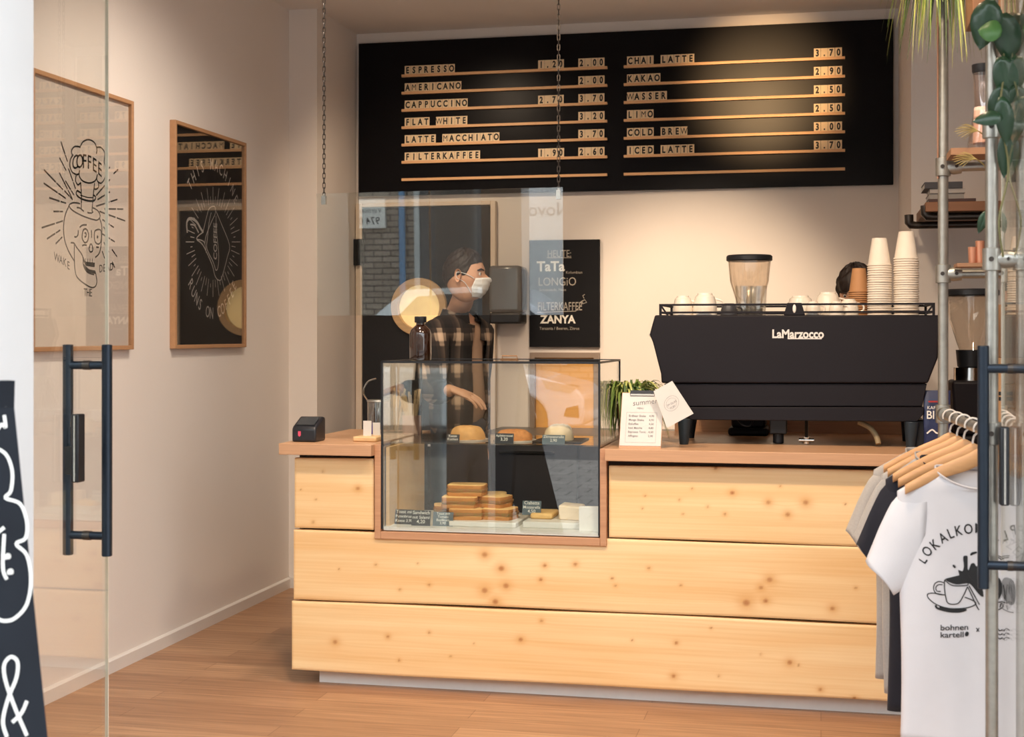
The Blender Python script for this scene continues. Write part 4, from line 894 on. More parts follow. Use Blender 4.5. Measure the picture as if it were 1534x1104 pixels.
MB().tube(smoothline(hp, 6), .0035, 8).build('wire_handle', m_chrome, e)
MB().lathe([(.002, .155), (.051, .155), (.053, .148), (.048, .146)], (x, 6.0, 1.0), 28).build('pitcher_lid', m_steel, e)
# brown bottle on the case
y = 5.62; x = atY(630, 540, y).x; zc = GZ1 + .0065; zt_ = atY(630, 474, y).z; k = (zt_ - zc) / .205
bo = thing('growler_bottle', 'brown amber glass bottle standing on the display case', 'bottle', (x, y, zc))
MB().lathe([(r * k * .98, z * k) for r, z in ((.030, 0), (.050, .003), (.052, .012), (.052, .125), (.046, .143), (.030, .158), (.021, .166), (.020, .18), (.002, .182))], (x, y, zc), 36).build('bottle_glass', pm('amber_glass', (40, 20, 10), .12, var=.15, scale=8, coat=1.0), bo)
MB().lathe([(r * k, z * k) for r, z in ((.026, .176), (.028, .179), (.028, .203), (.026, .205), (.002, .205))], (x, y, zc), 30).build('screw_cap', m_black, bo)
# ------------------------------------------------------------------ food in the case
ZS = 1.0062; ZBASE = GZ0 + .008
m_crust = pm('golden_crust', (212, 160, 96), .7, var=.18, scale=40, bump=.4); m_crumb = pm('crumble_top', (206, 140, 84), .8, var=.22, scale=70, bump=.8); m_bread = pm('toast_bread', (238, 196, 130), .75, var=.12, scale=60, bump=.3)
m_toastcrust = pm('toast_crust', (206, 142, 78), .75, var=.15, scale=40, bump=.2); m_ham = pm('sandwich_filling', (176, 84, 66), .6, var=.3, scale=70, c2=(120, 132, 64)); m_cream = pm('cream_roll', (236, 214, 180), .6, var=.08, scale=14, bump=.3)
def lumpy(x, y, z, rx, ry, h, seed, amp=.08):
    rn = random.Random(seed); b = MB(); rs = []; n = 36
    ph = [rn.uniform(0, 6.28) for _ in range(6)]
    for j in range(11):
        t = j / 10; pr = math.cos(t * PI / 2) ** .55; zz = math.sin(t * PI / 2) ** .8
        rs.append([Vector((x + rx * pr * (1 + amp * math.sin(3 * a + ph[0]) + amp * .6 * math.sin(7 * a + ph[1] + 3 * t)) * math.cos(a), y + ry * pr * (1 + amp * math.sin(3 * a + ph[0]) + amp * .6 * math.sin(7 * a + ph[1] + 3 * t)) * math.sin(a), z + h * zz + .003 * math.sin(5 * a + 9 * t + ph[2]))) for a in [2 * PI * q / n for q in range(n)]])
    return b.rings(rs)
def shelf_x(px, Y): return atY(px, 650, Y).x
Y_ = 5.68
x = shelf_x(700, Y_); e = thing('cheesecake', 'round golden cake under the hand, leftmost on the glass shelf', 'cake', (x, Y_, ZS))
MB().lathe([(.07, .002), (.085, 0), (.088, .006), (.078, .003)], (x, Y_, ZS), 32).build('plate', m_ceram, e); lumpy(x, Y_, ZS + .004, .074, .07, .055, 2, .04).build('cake', m_crust, e)
x = shelf_x(771, Y_); e = thing('crumble_cake', 'flat orange crumble cake, middle of the glass shelf', 'cake', (x, Y_, ZS))
MB().lathe([(.07, .002), (.088, 0), (.09, .006), (.08, .003)], (x, Y_, ZS), 32).build('plate', m_ceram, e); lumpy(x, Y_, ZS + .004, .078, .07, .042, 5, .07).build('cake', m_crumb, e)
x = shelf_x(838, Y_ + .03); e = thing('cream_roll', 'pale cream roll on a tray, rightmost on the glass shelf', 'cake', (x, Y_ + .03, ZS))
MB().box(x - .095, x + .105, Y_ - .07, Y_ + .15, ZS, ZS + .006).build('tray', m_dsteel, e, bevel=.002); lumpy(x, Y_ + .03, ZS + .006, .06, .085, .062, 9, .03).build('roll', m_cream, e)
def tagcard(px0, px1, py0, py1, Y, lines, lab, mt, zb=None, grp='price tags in the display case', th=.0):
    a, c = atY(px0, py0, Y), atY(px1, py1, Y); zb = c.z if zb is None else zb; h = a.z - c.z; w = c.x - a.x
    uy_ = Vector((0, .25, 1)).normalized(); nn_ = Vector((0, -1, .25)).normalized(); O_ = Vector((a.x, Y, zb))
    b = MB().prism([O_, O_ + Vector((w, 0, 0)), O_ + Vector((w, 0, 0)) + uy_ * h, O_ + uy_ * h], -nn_ * .002)
    b.prism([O_ + Vector((w * .2, .002, 0)), O_ + Vector((w * .8, .002, 0)), O_ + Vector((w * .8, .03, 0)), O_ + Vector((w * .2, .03, 0))], (0, 0, .002))
    for i, t in enumerate(lines):
        n_l = len(lines); vs_, f_, tw = text_geo(t, 0); sz = min(h / (n_l + .5) * 1.15, w * .9 / max(tw, .1))
        b.text(t, O_ + Vector((w / 2, 0, 0)) + uy_ * (h * (1 - (i + .85) / (n_l + .4))), (1, 0, 0), uy_, sz, nn_, 1, .006, 1, 'C')
    tag(b.build('price_tag', [mt, m_chalk]), lab, 'price tag', grp)
m_tag = pm('slate_tag', (34, 36, 42), .6, var=.1); m_tag2 = pm('grey_slate_tag', (92, 106, 114), .6, var=.08)
tagcard(668, 688, 646, 658, 5.56, ['Kaese', 'Kuchen'], 'black tag at the front left of the golden cake', m_tag, ZS)
tagcard(741, 769, 648, 663, 5.56, ['Apfelstreusel', '3,20'], 'black tag below the orange crumble cake', m_tag, ZS)
tagcard(812, 846, 648, 662, 5.56, ['Zitronenrolle', '2,90'], 'blue-grey tag before the cream roll', m_tag2, ZS)
tagcard(591, 619, 760, 783, 5.56, ['Toast mit', 'Putenbrust', 'Kaese 3,90'], 'black tag at the far left before the sandwiches', m_tag, ZBASE)
tagcard(616, 644, 760, 784, 5.53, ['Sandwich', 'mit Salami', '4,20'], 'black tag overlapping its left neighbour before the sandwiches', m_tag, ZBASE)
tagcard(648, 678, 764, 786, 5.54, ['Toast mit', 'Tomate', 'Basilikum', '3,90'], 'grey tag, right of the two black sandwich tags', m_tag2, ZBASE)
tagcard(782, 810, 748, 770, 5.66, ['Ciabatta', 'Mozzarella', '4,50'], 'grey-blue tag between the sandwich board and white bread', m_tag2, ZBASE + .04)
# boards with sandwiches
def fx(px, Y): return atY(px, 770, Y).x
b0, b1 = fx(676, 5.58), fx(782, 5.66)
bd = MB().box(b0, b1, 5.54, 5.86, ZBASE, ZBASE + .022)
tag(bd.build('serving_tray', pm('white_tray', (226, 224, 218), .4, var=.03), bevel=.004), 'white tray carrying the stacked sandwiches', 'tray')
bd = MB().prism([(fx(752, 5.56), 5.56, ZBASE + .022), (fx(776, 5.56), 5.56, ZBASE + .022), (fx(796, 5.9), 5.88, ZBASE + .022), (fx(772, 5.9), 5.88, ZBASE + .022)], (0, 0, .055))
ZW = ZBASE + .0222
tag(MB().box(fx(782, 5.58) + .006, fx(872, 5.58), 5.56, 5.84, ZBASE, ZBASE + .026).build('serving_tray', pm('white_tray', (226, 224, 218), .4), bevel=.004), 'white tray under the pale bread on the right', 'tray')
def sandwich(px, Y, z, w, d, h, rz, lab, seed):
    x = fx(px, Y); e = thing('sandwich', lab, 'sandwich', (x, Y, z), 'toast sandwiches in the case', rz)
    def slab(z0, z1, k, wob): 
        n = 28; rs = []; rn = random.Random(seed + int(z0 * 1e4)); ph = rn.uniform(0, 6)
        for zz, kk in ((z0, .97), ((z0 + z1) / 2, 1.0), (z1 - .002, .99), (z1, .95)):
            ring = []
            for q in range(n):
                a = 2 * PI * (q + .5) / n; cx_, cy_ = math.cos(a), math.sin(a); s_ = 1 / max(abs(cx_) ** 6 + abs(cy_) ** 6, 1e-9) ** (1 / 6)
                ring.append(Vector((w / 2 * kk * k * cx_ * s_ * (1 + wob * math.sin(5 * a + ph)), d / 2 * kk * k * cy_ * s_ * (1 + wob * math.sin(4 * a + ph)), zz)))
            rs.append(ring)
        b_ = MB().rings(rs); b_.m[-1] = 1; b_.m[-1 - n:-1] = [1] * n; return b_
    t = h * .36
    slab(0, t, 1, .01).build('lower_toast', [m_toastcrust, m_bread], e, local=True); slab(t * .98, h - t * .98, 1.03, .03).build('filling', [m_ham, m_ham], e, local=True); slab(h - t, h, 1, .01).build('upper_toast', [m_toastcrust, m_bread], e, local=True)
for px, Y, lv, w, d, rz, lab in ((700, 5.64, 0, .15, .13, .1, 'toast sandwich at the front left of the bottom layer'), (748, 5.66, 0, .14, .13, -.15, 'toast sandwich at the front right of the bottom layer'), (668, 5.72, 0, .10, .12, .3, 'toast sandwich sticking out on the left'), (690, 5.64, 1, .15, .12, .08, 'toast sandwich in the middle layer, at its front'), (742, 5.69, 1, .12, .12, -.3, 'toast sandwich in the middle layer, right side'), (700, 5.68, 2, .16, .12, .05, 'broad toast sandwich on top of the pile'), (738, 5.79, 1, .12, .1, .2, 'toast sandwich at the back right of the pile')):
    sandwich(px, Y, ZW + lv * .0462, w, d, .046, rz, lab, int(px))
b = MB().prism([(fx(838, 5.66), 5.64, ZBASE + .0262), (fx(872, 5.66), 5.62, ZBASE + .0262), (fx(872, 5.66), 5.62, ZBASE + .082), (fx(838, 5.66), 5.64, ZBASE + .086)], (0, .12, 0))
tag(b.build('bread_wedge', m_cream, bevel=.006), 'pale wedge of white bread on the right tray', 'bread')
b = MB().box(fx(797, 5.68), fx(830, 5.68), 5.64, 5.80, ZBASE + .0262, ZBASE + .05)
tag(b.build('flatbread', m_bread, bevel=.008), 'flat pale bread slice beside the white wedge', 'bread')
b = MB().box(fx(868, 5.53), GX1 - .006, 5.515, 5.545, ZBASE, ZBASE + .098)
tag(b.build('white_box', m_white, bevel=.002), 'small plain white box in the lower right case corner', 'box')
a, c = atY(752, 533, 5.95), atY(775, 545, 5.95); zc = GZ1 + .0085
tag(MB().tube([(a.x + .004, 5.95, zc), (a.x, 5.95, a.z), (c.x - .002, 5.95, a.z), (c.x, 5.95, zc)], .0022, 8).box(a.x - .004, c.x + .004, 5.935, 5.965, zc - .0018, zc + .002).build('wire_stand', pm('brass_wire', (150, 108, 70), .4, metal=.6, var=.05)), 'small empty wire card stand on the rear edge of the display case', 'card stand')
# ------------------------------------------------------------------ on and at the back wall
a, c = on_wall(742, 400), on_wall(789, 485)
pd = thing('towel_dispenser', 'grey paper towel dispenser left of the chalkboard', 'towel dispenser', ((a.x + c.x) / 2, 8.1, c.z))
zs = on_wall(760, 469).z
MB().box(a.x, c.x, 8.04, YB, zs, a.z).build('dispenser_cover', pm('smoke_grey_plastic', (96, 98, 102), .25, var=.04, coat=.4), pd, bevel=.02)
MB().box(a.x + .005, c.x - .005, 8.05, YB, c.z, zs).build('paper_outlet', m_black, pd, bevel=.01)
a, c = on_wall(795, 528), on_wall(898, 658)
kb = thing('wall_hatch', 'wide framed hatch with warm wooden panel below the chalkboard', 'hatch', ((a.x + c.x) / 2, 8.2, c.z)); w = .03
MB().box(a.x, a.x + w, 8.19, YB, c.z, a.z).box(c.x - w, c.x, 8.19, YB, c.z, a.z).box(a.x + w, c.x - w, 8.19, YB, a.z - w, a.z).box(a.x + w, c.x - w, 8.19, YB, c.z, c.z + w).build('hatch_frame', pm('grey_brown_frame', (140, 122, 108), .5, var=.06), kb)
MB().box(a.x + w, c.x - w, 8.235, YB, c.z + w, a.z - w).build('hatch_panel', pm('orange_plywood', (226, 168, 92), .5, var=.05, scale=6, stretch=(1, 1, 8)), kb)
cab = thing('back_cabinet', 'low dark cabinet with steel top along the back wall', 'cabinet', (-.75, 7.85, 0))
MB().box(-1.86, .40, 7.56, YB - .01, .08, .86).build('body', pm('anthracite_front', (52, 50, 54), .5, var=.06), cab)
MB().box(-1.88, .41, 7.53, YB - .01, .86, .89).build('steel_top', pm('grey_steel_top', (120, 114, 110), .4, metal=.3, var=.05), cab, bevel=.002)
MB().box(-1.84, .38, 7.6, YB - .05, 0, .08).build('plinth', m_black, cab)
for k in range(4):
    x0 = -1.85 + k * .56; o = MB().box(x0 + .004, x0 + .552, 7.535, 7.558, .1, .84).build('cabinet_door', pm('anthracite_front', (52, 50, 54)), cab, bevel=.002)
    MB().box(x0 + .12, x0 + .43, 7.518, 7.534, .795, .807).build('bar_handle', m_chrome, o)
# fridge with bright handle line behind the left worktop
fr = thing('undercounter_fridge', 'black undercounter fridge with steel bar behind the display case', 'fridge', (-1.93, 7.15, 0))
a, c = atY(642, 655, 6.95), atY(694, 655, 6.95)
MB().box(a.x - .06, c.x + .03, 6.95, 7.45, .02, .93).build('body', pm('fridge_black', (40, 36, 40), .45, var=.05), fr, bevel=.004)
z = atY(660, 667, 6.94).z; MB().box(a.x - .04, c.x + .0, 6.93, 6.949, z - .006, z + .006).build('bar_handle', m_chrome, fr)
# ------------------------------------------------------------------ wall shelf on pipes, right
xs0, xs1 = .40, 1.9; zsh = 1.975
ws_ = thing('pipe_shelf', 'wooden wall shelf resting on two dark steel pipes', 'shelf', (1.1, 6.65, zsh))
for px, py, y in ((1352, 334, 6.86), (1376, 321, 6.44)):
    p = atY(px, py, y); z = p.z - .012; x = p.x + .03
    MB().tube([(xs1, y, z), (x + .03, y, z), (x + .008, y, z + .003), (x, y, z + .012), (x - .001, y, z + .05)], [.017, .017, .02, .021, .021], 16).build('pipe', m_dsteel, ws_)
    MB().tube([(xs1, y, z), (xs1, YB - 1.15, z)], .017, 12).build('bracket', m_dsteel, ws_)
zp = atY(1376, 321, 6.44).z + .006; zp = max(zp, atY(1352, 334, 6.86).z + .006)
x = atY(1386, 300, 6.40).x
MB().box(x, xs1, 6.38, 6.98, zp, zp + .042).build('board', pm('walnut_board', (142, 96, 66), .55, var=.12, scale=5, stretch=(1, 8, 8)), ws_, bevel=.003)
zz = zp + .0422
for (pa, pb, th, y0, y1, mt, lab) in ((1391, 1462, .016, 6.42, 6.66, pm('book_dark_red', (74, 48, 46), .6, var=.06), 'dark brown book lowest in the pile on the wall shelf'), (1392, 1444, .024, 6.42, 6.64, pm('book_grey', (148, 142, 136), .6, var=.06), 'thick grey book above the dark brown one'), (1393, 1446, .02, 6.41, 6.63, pm('book_pale_grey', (172, 164, 158), .6, var=.05), 'pale grey book under the black top book'), (1385, 1442, .028, 6.40, 6.62, pm('book_black', (52, 50, 56), .5, var=.06), 'black book topping the pile on the wall shelf')):
    x0, x1 = atY(pa, 290, y0).x, atY(pb, 290, y0).x
    e = thing('book', lab, 'book', ((x0 + x1) / 2, (y0 + y1) / 2, zz), 'books on the wall shelf')
    MB().box(x0 + .003, x1 - .003, y0 + .002, y1 - .002, zz + .002, zz + th - .002).build('pages', m_paper, e)
    MB().box(x0, x1, y0, y1, zz, zz + .002).box(x0, x1, y0, y1, zz + th - .002, zz + th).box(x0, x1, y0 - .002, y0, zz, zz + th).build('cover', mt, e)
    zz += th + .0002
# ------------------------------------------------------------------ shirt rack of steel pipe
rA = Vector((.408, 5.0, 0)); rB = Vector((.460, 4.06, 0)); PR = .0172
RX = 1.55
rk = thing('pipe_rack', 'free-standing rack of galvanised pipe holding shirts and shelves', 'rack', (1.0, 4.5, 0))
ups = [('upright', rA), ('upright', rB), ('upright', Vector((RX, 5.0, 0))), ('upright', Vector((RX, 4.06, 0)))]
for nm, p in ups:
    MB().cyl((p.x, p.y, 0), (p.x, p.y, 2.75), PR, seg=24).cyl((p.x, p.y, 0), (p.x, p.y, .012), .045, seg=24).build(nm, m_steel, rk)
ZA, ZB, ZRAIL = 1.655, 2.02, 1.176
def rail(p, q, z): MB().cyl((p.x, p.y, z), (q.x, q.y, z), PR * .94, seg=20).build('cross_pipe', m_steel, rk)
for z in (ZA, ZB): rail(rA, ups[2][1], z); rail(rB, ups[3][1], z)
rail(rA, rB, ZRAIL); rail(ups[2][1], ups[3][1], ZA)
def fitting(p, z, d):
    d = Vector(d); b = MB().lathe([(PR + .001, -.032), (PR + .008, -.03), (PR + .008, .03), (PR + .001, .032)], (p.x, p.y, z), 24)
    c = Vector((p.x, p.y, z)); b.tube([c + d * .012, c + d * .035, c + d * .06], [.021, .026, .023], 18)
    b.cyl(c + Vector((-.004, -PR - .011, .0)), c + Vector((-.004, -PR - .004, .0)), .007, seg=12, mi=1)
    b.cyl(c + d * .042 + Vector((0, -.029, 0)), c + d * .042 + Vector((0, -.022, 0)), .006, seg=12, mi=1)
    b.build('pipe_fitting', [m_steel, m_dsteel], rk)
for z in (ZA, ZB): fitting(rA, z, (1, 0, 0)); fitting(rB, z, (1, 0, 0))
dr = (rB - rA).normalized(); fitting(rA, ZRAIL, dr); fitting(rB, ZRAIL, -dr)
m_shb = pm('rack_shelf_board', (150, 110, 80), .6, var=.1, scale=5, stretch=(1, 8, 8))
for z in (ZA, ZB): MB().box(.56, RX - .05, 4.09, 4.97, z + PR, z + PR + .022).build('shelf_board', m_shb, rk, bevel=.002)
MB().cyl((.39, 4.99, 1.98), (.388, 4.97, 2.75), .003, seg=8).build('cable', pm('copper_cable', (150, 110, 88), .5), rk)
# hangers and shirts
m_hang = pm('hanger_wood', (214, 160, 108), .45, var=.1, scale=6, stretch=(4, 4, 14)); m_hook = pm('white_hook', (222, 212, 200), .35, var=.03)
def hanger(y, lab, rz=0.0, empty=False):
    t = (y - rA.y) / (rB.y - rA.y); x = rA.x + (rB.x - rA.x) * t
    e = thing('clothes_hanger', lab, 'hanger', (x, y, ZRAIL), 'wooden hangers on the rack', rz)
    b = MB(); rs = []
    for k in range(-12, 13):
        s = k / 12; ax = abs(s); xx = .215 * s; zc = -.088 - .088 * (ax ** 1.35) + .012 * math.exp(-(s / .12) ** 2); hh = .026 - .012 * ax; th = .0075; yy = -.018 * ax ** 2
        rs.append([Vector((xx, yy + th * math.cos(a), zc + hh * math.sin(a))) for a in [2 * PI * q / 12 for q in range(12)]])
    b.rings(rs); b.build('shoulder_bar', m_hang, e, local=True)
    pts = [(0, 0, -.075), (0, 0, -.045), (.004, 0, -.03), (.020, 0, -.014)] + [(.0225 * math.cos(a), 0, .0225 * math.sin(a)) for a in [R(-20 + 22 * q) for q in range(11)]]
    pts = [(px_, py_, pz_) for px_, py_, pz_ in pts]
    MB().tube(pts, .0032, 8).build('hook', m_hook, e, local=True)
    return e, x
def tshirt(x, y, lab, mt, seed, printed=False, W=.225, hem=.27, rz=0.0, top=1.055):
    rn = random.Random(seed); ph = [rn.uniform(0, 6.28) for _ in range(8)]
    e = thing('t_shirt', lab, 't-shirt', (x, y, hem), 't-shirts on the rack')
    ztip = top - .062; zarm = top - .35
    def fold(xx, z, sgn):
        t = max(0, min(1, (top - .1 - z) / .6))
        return sgn * (.006 * t * math.sin(xx * 34 + ph[0] + z * 2) + .005 * t * math.sin(xx * 19 + ph[1] - z * 4)) + .004 * math.sin(z * 9 + ph[2]) * t
    def prof(v):   # v: 0 hem .. 1 collar -> half width, depth
        z = hem + (top - hem) * v
        if z < zarm: w = W * (1 + .02 * math.sin(z * 7 + ph[3])); d = .034
        elif z < ztip: u = (z - zarm) / (ztip - zarm); w = W + .008 * u; d = .034 - .012 * u
        else: u = (z - ztip) / (top - ztip); w = (W + .008) * (1 - u) + .128 * u; d = .022 + .004 * u
        return z, w, d
    def front_y(xx, z):
        v = (z - hem) / (top - hem); _, w, d = prof(v); q = min(.98, abs(xx) / w)
        return y - d * (1 - q ** 2.6) ** .6 + fold(xx, z, 1)
    rs = []; n = 56; vv = [i / 30 for i in range(27)] + [.9, .92, .94, .955, .97, .985, 1.0]
    for v in vv:
        z, w, d = prof(v); ring = []
        for q in range(n):
            a = 2 * PI * q / n; xx = w * math.cos(a); s = math.sin(a)
            s_ = (abs(s) ** .75) * (1 if s > 0 else -1)
            zz = z
            if v > .93 and s < 0: zz = z - .052 * ((v - .93) / .07) * max(0, 1 - (xx / (w + .001)) ** 2) ** .8       # dipped front neckline
            ring.append(Vector((x + xx, y + d * s_ + fold(xx, z, -s_ if s < 0 else .6), zz)))
        rs.append(ring)
    b = MB().rings(rs, 0, False); body = b.build('shirt_body', mt, e)
    sm = body.modifiers.new('thick', 'SOLIDIFY'); sm.thickness = .0025; sm.offset = 1
    for sd in (-1, 1):
        rs = []; n2 = 28
        OUT = [(.150, -.040), (.232, -.078), (.272, -.145), (.300, -.212), (.322, -.268)]; INN = [(.165, -.30), (.200, -.332), (.222, -.344), (.236, -.352), (.246, -.358)]
        oc = smoothline([Vector((p, 0, q)) for p, q in OUT], 3); ic = smoothline([Vector((p, 0, q)) for p, q in INN], 3)
        for k in range(len(oc)):
            u = k / (len(oc) - 1); a_, b_ = oc[k], ic[k]; m_ = (a_ + b_) / 2; h_ = (a_ - b_) / 2; dp = .022 + .008 * u
            rs.append([Vector((x + sd * (m_.x + h_.x * math.cos(a)), y + dp * math.sin(a) * (1 + .12 * math.sin(3 * a + ph[5] + 5 * u)) + .004 * math.sin(5 * u + ph[6] + 3 * math.cos(a)), top + m_.z + h_.z * math.cos(a) + .005 * u * math.sin(2.5 * a + ph[4]))) for a in [2 * PI * q / n2 for q in range(n2)]])
        s_ = MB().rings(rs, 0, False).build('sleeve', mt, e); q = s_.modifiers.new('thick', 'SOLIDIFY'); q.thickness = .0025; q.offset = 1
    nb = MB(); rs = []
    pts = []
    for q in range(40):
        a = 2 * PI * q / 40; xx = .128 * math.cos(a); s = math.sin(a); zz = top + .003 - (.052 * max(0, 1 - (xx / .129) ** 2) ** .8 if s < 0 else -.006)
        pts.append(Vector((x + xx, y + .027 * (abs(s) ** .75) * (1 if s > 0 else -1), zz)))
    nb.tube(pts, .0075, 8, 0, True, flat=.45); nb.build('collar', mt, e)
    return e, front_y
m_wsh = pm('white_cotton', (214, 209, 209), .9, var=.03, scale=14, bump=.12, sheen=.2); m_nsh = pm('navy_cotton', (27, 27, 38), .9, var=.1, scale=50, sheen=.1); m_gsh = pm('grey_melange', (172, 166, 160), .95, var=.08, scale=160, sheen=.2)
for i, (y, lab) in enumerate(((4.22, 'wooden hanger inside the white t-shirt'), (4.38, 'wooden hanger between the white and the navy shirts'), (4.55, 'wooden hanger inside the navy t-shirt'), (4.69, 'wooden hanger inside the front grey t-shirt'), (4.84, 'wooden hanger inside the rearmost grey t-shirt'))):
    e, x = hanger(y, lab, (.03, -.05, .04, -.03, .05)[i])
    if i == 0: ex, fy = tshirt(x, y, 'white t-shirt with coffee cup print, frontmost on the rack', m_wsh, 1); XS, YS = x, y
    if i == 2: tshirt(x, y, 'navy t-shirt hanging behind the white one', m_nsh, 2)
    if i == 3: tshirt(x, y, 'grey t-shirt directly behind the navy one', m_gsh, 3, hem=.29)
    if i == 4: tshirt(x - .012, y, 'rearmost grey t-shirt on the rack', m_gsh, 4, hem=.30)
YPR = YS - .03
def tp(px, py): return atY(px, py, YPR)
def onshirt(p): return Vector((p.x, fy(p.x - XS, p.z) - .0042, p.z))
def Zs(x, y): return tp(1360 + x / 4.598, 740 + y / 4.598)
pb = MB(); NY = (0, -1, 0)
def sln(pts, w=.0028, cl=False, k=4): pb.ribbon([onshirt(q) for q in smoothline([Zs(*p) for p in pts], k, cl)], w, NY, 0, cl, 0)
# arched word: measured letter spots, mirrored about the print's middle
mid = 508
ltr = [('L', 128, 470, 58), ('O', 158, 418, 48), ('K', 208, 372, 40), ('A', 258, 330, 30), ('L', 308, 302, 22), ('K', 358, 284, 12), ('O', 420, 274, 5), ('M', 490, 268, 0), ('P', 556, 276, -8), ('L', 608, 318, -18), ('I', 652, 338, -26), ('Z', 690, 372, -34), ('E', 728, 412, -42), ('N', 762, 456, -50)]
for ch, x, y, a in ltr:
    r_ = R(a); u = Vector((math.cos(r_), 0, math.sin(r_))); v = Vector((-math.sin(r_), 0, math.cos(r_)))
    pb.text(ch, Zs(x, y), u, v, .040, NY, 0, .012, .78, 'C', 0, onshirt)
sln([(252, 590), (250, 640), (258, 700), (272, 745), (310, 756), (350, 745), (385, 690), (410, 635)]); sln([(252, 590), (300, 625), (360, 630), (412, 625), (400, 600), (340, 575), (280, 578), (252, 590)])
sln([(250, 610), (215, 600), (185, 615), (176, 650), (192, 680), (225, 690), (255, 690)]); sln([(238, 622), (210, 622), (192, 640), (198, 665), (225, 668)])
sln([(240, 690), (170, 680), (135, 690), (145, 720), (200, 760), (290, 785), (400, 782), (462, 760), (455, 735), (390, 708)], .003); sln([(190, 762), (205, 785), (290, 805), (360, 806), (402, 792)], .006); sln([(215, 775), (300, 793), (390, 790)], .007)
def blob(pts): pb.poly([onshirt(Zs(*p)) for p in pts], NY, 0, 0)
def fan(pts):
    q = [onshirt(p) for p in smoothline([Zs(*p) for p in pts], 3, True)]; c = sum(q, Vector()) / len(q)
    k = len(q); pb.add([c] + q, [(0, 1 + (i + 1) % k, 1 + i) for i in range(k)])
fan([(262, 592), (300, 570), (330, 590), (355, 570), (345, 520), (368, 540), (385, 500), (380, 440), (398, 424), (412, 432), (396, 470), (420, 530), (450, 560), (430, 490), (455, 475), (475, 500), (500, 480), (520, 520), (505, 600), (520, 700), (490, 690), (430, 620), (390, 615), (330, 620)])
fan([(428, 416), (440, 402), (470, 396), (476, 406), (450, 416), (436, 424)]); fan([(306, 490), (318, 486), (330, 502), (318, 508)]); fan([(560, 590), (620, 570), (645, 620), (640, 690), (600, 745), (560, 750), (545, 680)]); fan([(380, 432), (395, 424), (410, 430), (396, 450)])
sln([(412, 640), (440, 700), (478, 780), (490, 796)], .003); sln([(420, 630), (470, 720), (492, 760)], .003); sln([(585, 420), (625, 425), (655, 445), (662, 470)]); sln([(590, 432), (630, 440), (650, 462)]); sln([(655, 620), (664, 700), (650, 770), (600, 800), (560, 806)]); sln([(600, 745), (650, 735)]); sln([(600, 790), (610, 760)]); sln([(630, 776), (640, 745)])
for t, y in (('bohnen', 935), ('kartell', 985)): pb.text(t, Zs(224, y), (1, 0, .06), (0, 0, 1), .0225, NY, 0, .012, 1.15, 'L', 0, onshirt)
fan([(392, 960), (400, 946), (416, 948), (418, 966), (406, 978), (394, 974)]); sln([(470, 920), (490, 945)]); sln([(490, 920), (472, 946)])
for k in range(3): sln([(588, 930 + 28 * k), (610, 918 + 30 * k), (630, 936 + 28 * k), (650, 926 + 28 * k), (664, 938 + 32 * k)], .003)
po = pb.build('chest_print', m_ink, ex, smooth=False)
# things on the rack
def rx(px, py, y): return atY(px, py, y)
p = rx(1466, 240, 4.9); zf = ZB + PR * .94
e = thing('glass_carafe', 'tall clear carafe with black top on the upper rack pipe shelf', 'carafe', (.60, 4.88, ZB + PR + .0222))
xc = rx(1473, 200, 4.88).x; zc = ZB + PR + .0222
MB().box(xc - .11, .56, 4.80, 4.97, ZB + PR, ZB + PR + .022).build('shelf_end', m_shb, rk)
htop = rx(1473, 97, 4.88).z; H = htop - zc; e.location.x = xc; WL[e.name] = Vector((xc, 4.88, zc))
MB().lathe([(.040, 0), (.048, .004), (.050, H * .08), (.028, H * .5), (.030, H * .82), (.034, H * .95), (.032, H * .95), (.027, H * .82), (.025, H * .5), (.046, H * .09), (.002, .006)], (xc, 4.88, zc), 32).build('carafe_glass', glass('carafe_glass', (250, 244, 240), .10), e)
MB().lathe([(.033, H * .90), (.036, H * .92), (.037, H), (.03, H), (.002, H * .99)], (xc, 4.88, zc), 28).build('carafe_lid', m_black, e)
MB().lathe([(.0335, .08 * H), (.03, H * .47), (.029, H * .5), (.029, H * .47), (.032, .08 * H)], (xc, 4.88, zc), 28, caps=False).build('paper_filter', pm('pale_pink_paper', (226, 196, 184), .7, var=.05), e)
# dried palm leaf
for px, py, lab in ((1455, 190, 'small dried palm frond above its twin beside the carafe'), (1452, 232, 'small dried palm frond lower beside the carafe')):
    b = MB(); root = rx(px + 10, py + 6, 4.78)
    for k in range(9):
        a = R(135 + 11 * k); L_ = .075 * (1 - .05 * abs(k - 4)); q = root + Vector((math.cos(a) * L_, -.01 * (k % 2), math.sin(a) * L_ * .6 - .002)); m_ = root.lerp(q, .5) + Vector((0, 0, .006))
        b.tube(smoothline([root, m_, q], 3), [.0012] * 3 + [.0012] * 3 + [.0005], 5)
    b.tube(smoothline([root, root + Vector((.03, .03, -.02)), root + Vector((.05, .06, -.06))], 4), .002, 5)
    tag(b.build('dried_palm_frond', pm('dried_frond', (168, 150, 92), .7, var=.12)), lab, 'frond', 'dried fronds on the rack')
# copper cups on the lower rack shelf
MB().box(.44, .56, 4.85, 4.97, ZA + PR, ZA + PR + .012).build('shelf_end', m_shb, rk)
m_cop = pm('copper', (214, 150, 120), .3, metal=.7, var=.08)
for px, h, lab in ((1457, .055, 'small copper cup, left one on the lower rack shelf'), (1468, .075, 'taller copper cup, right one on the lower rack shelf')):
    x = rx(px, 400, 4.90).x; tag(MB().lathe([(.010, 0), (.013, .002), (.015, h), (.013, h), (.009, .005)], (x, 4.90, ZA + PR + .0122), 20).build('copper_cup', m_cop), lab, 'cup', 'copper cups on the rack')
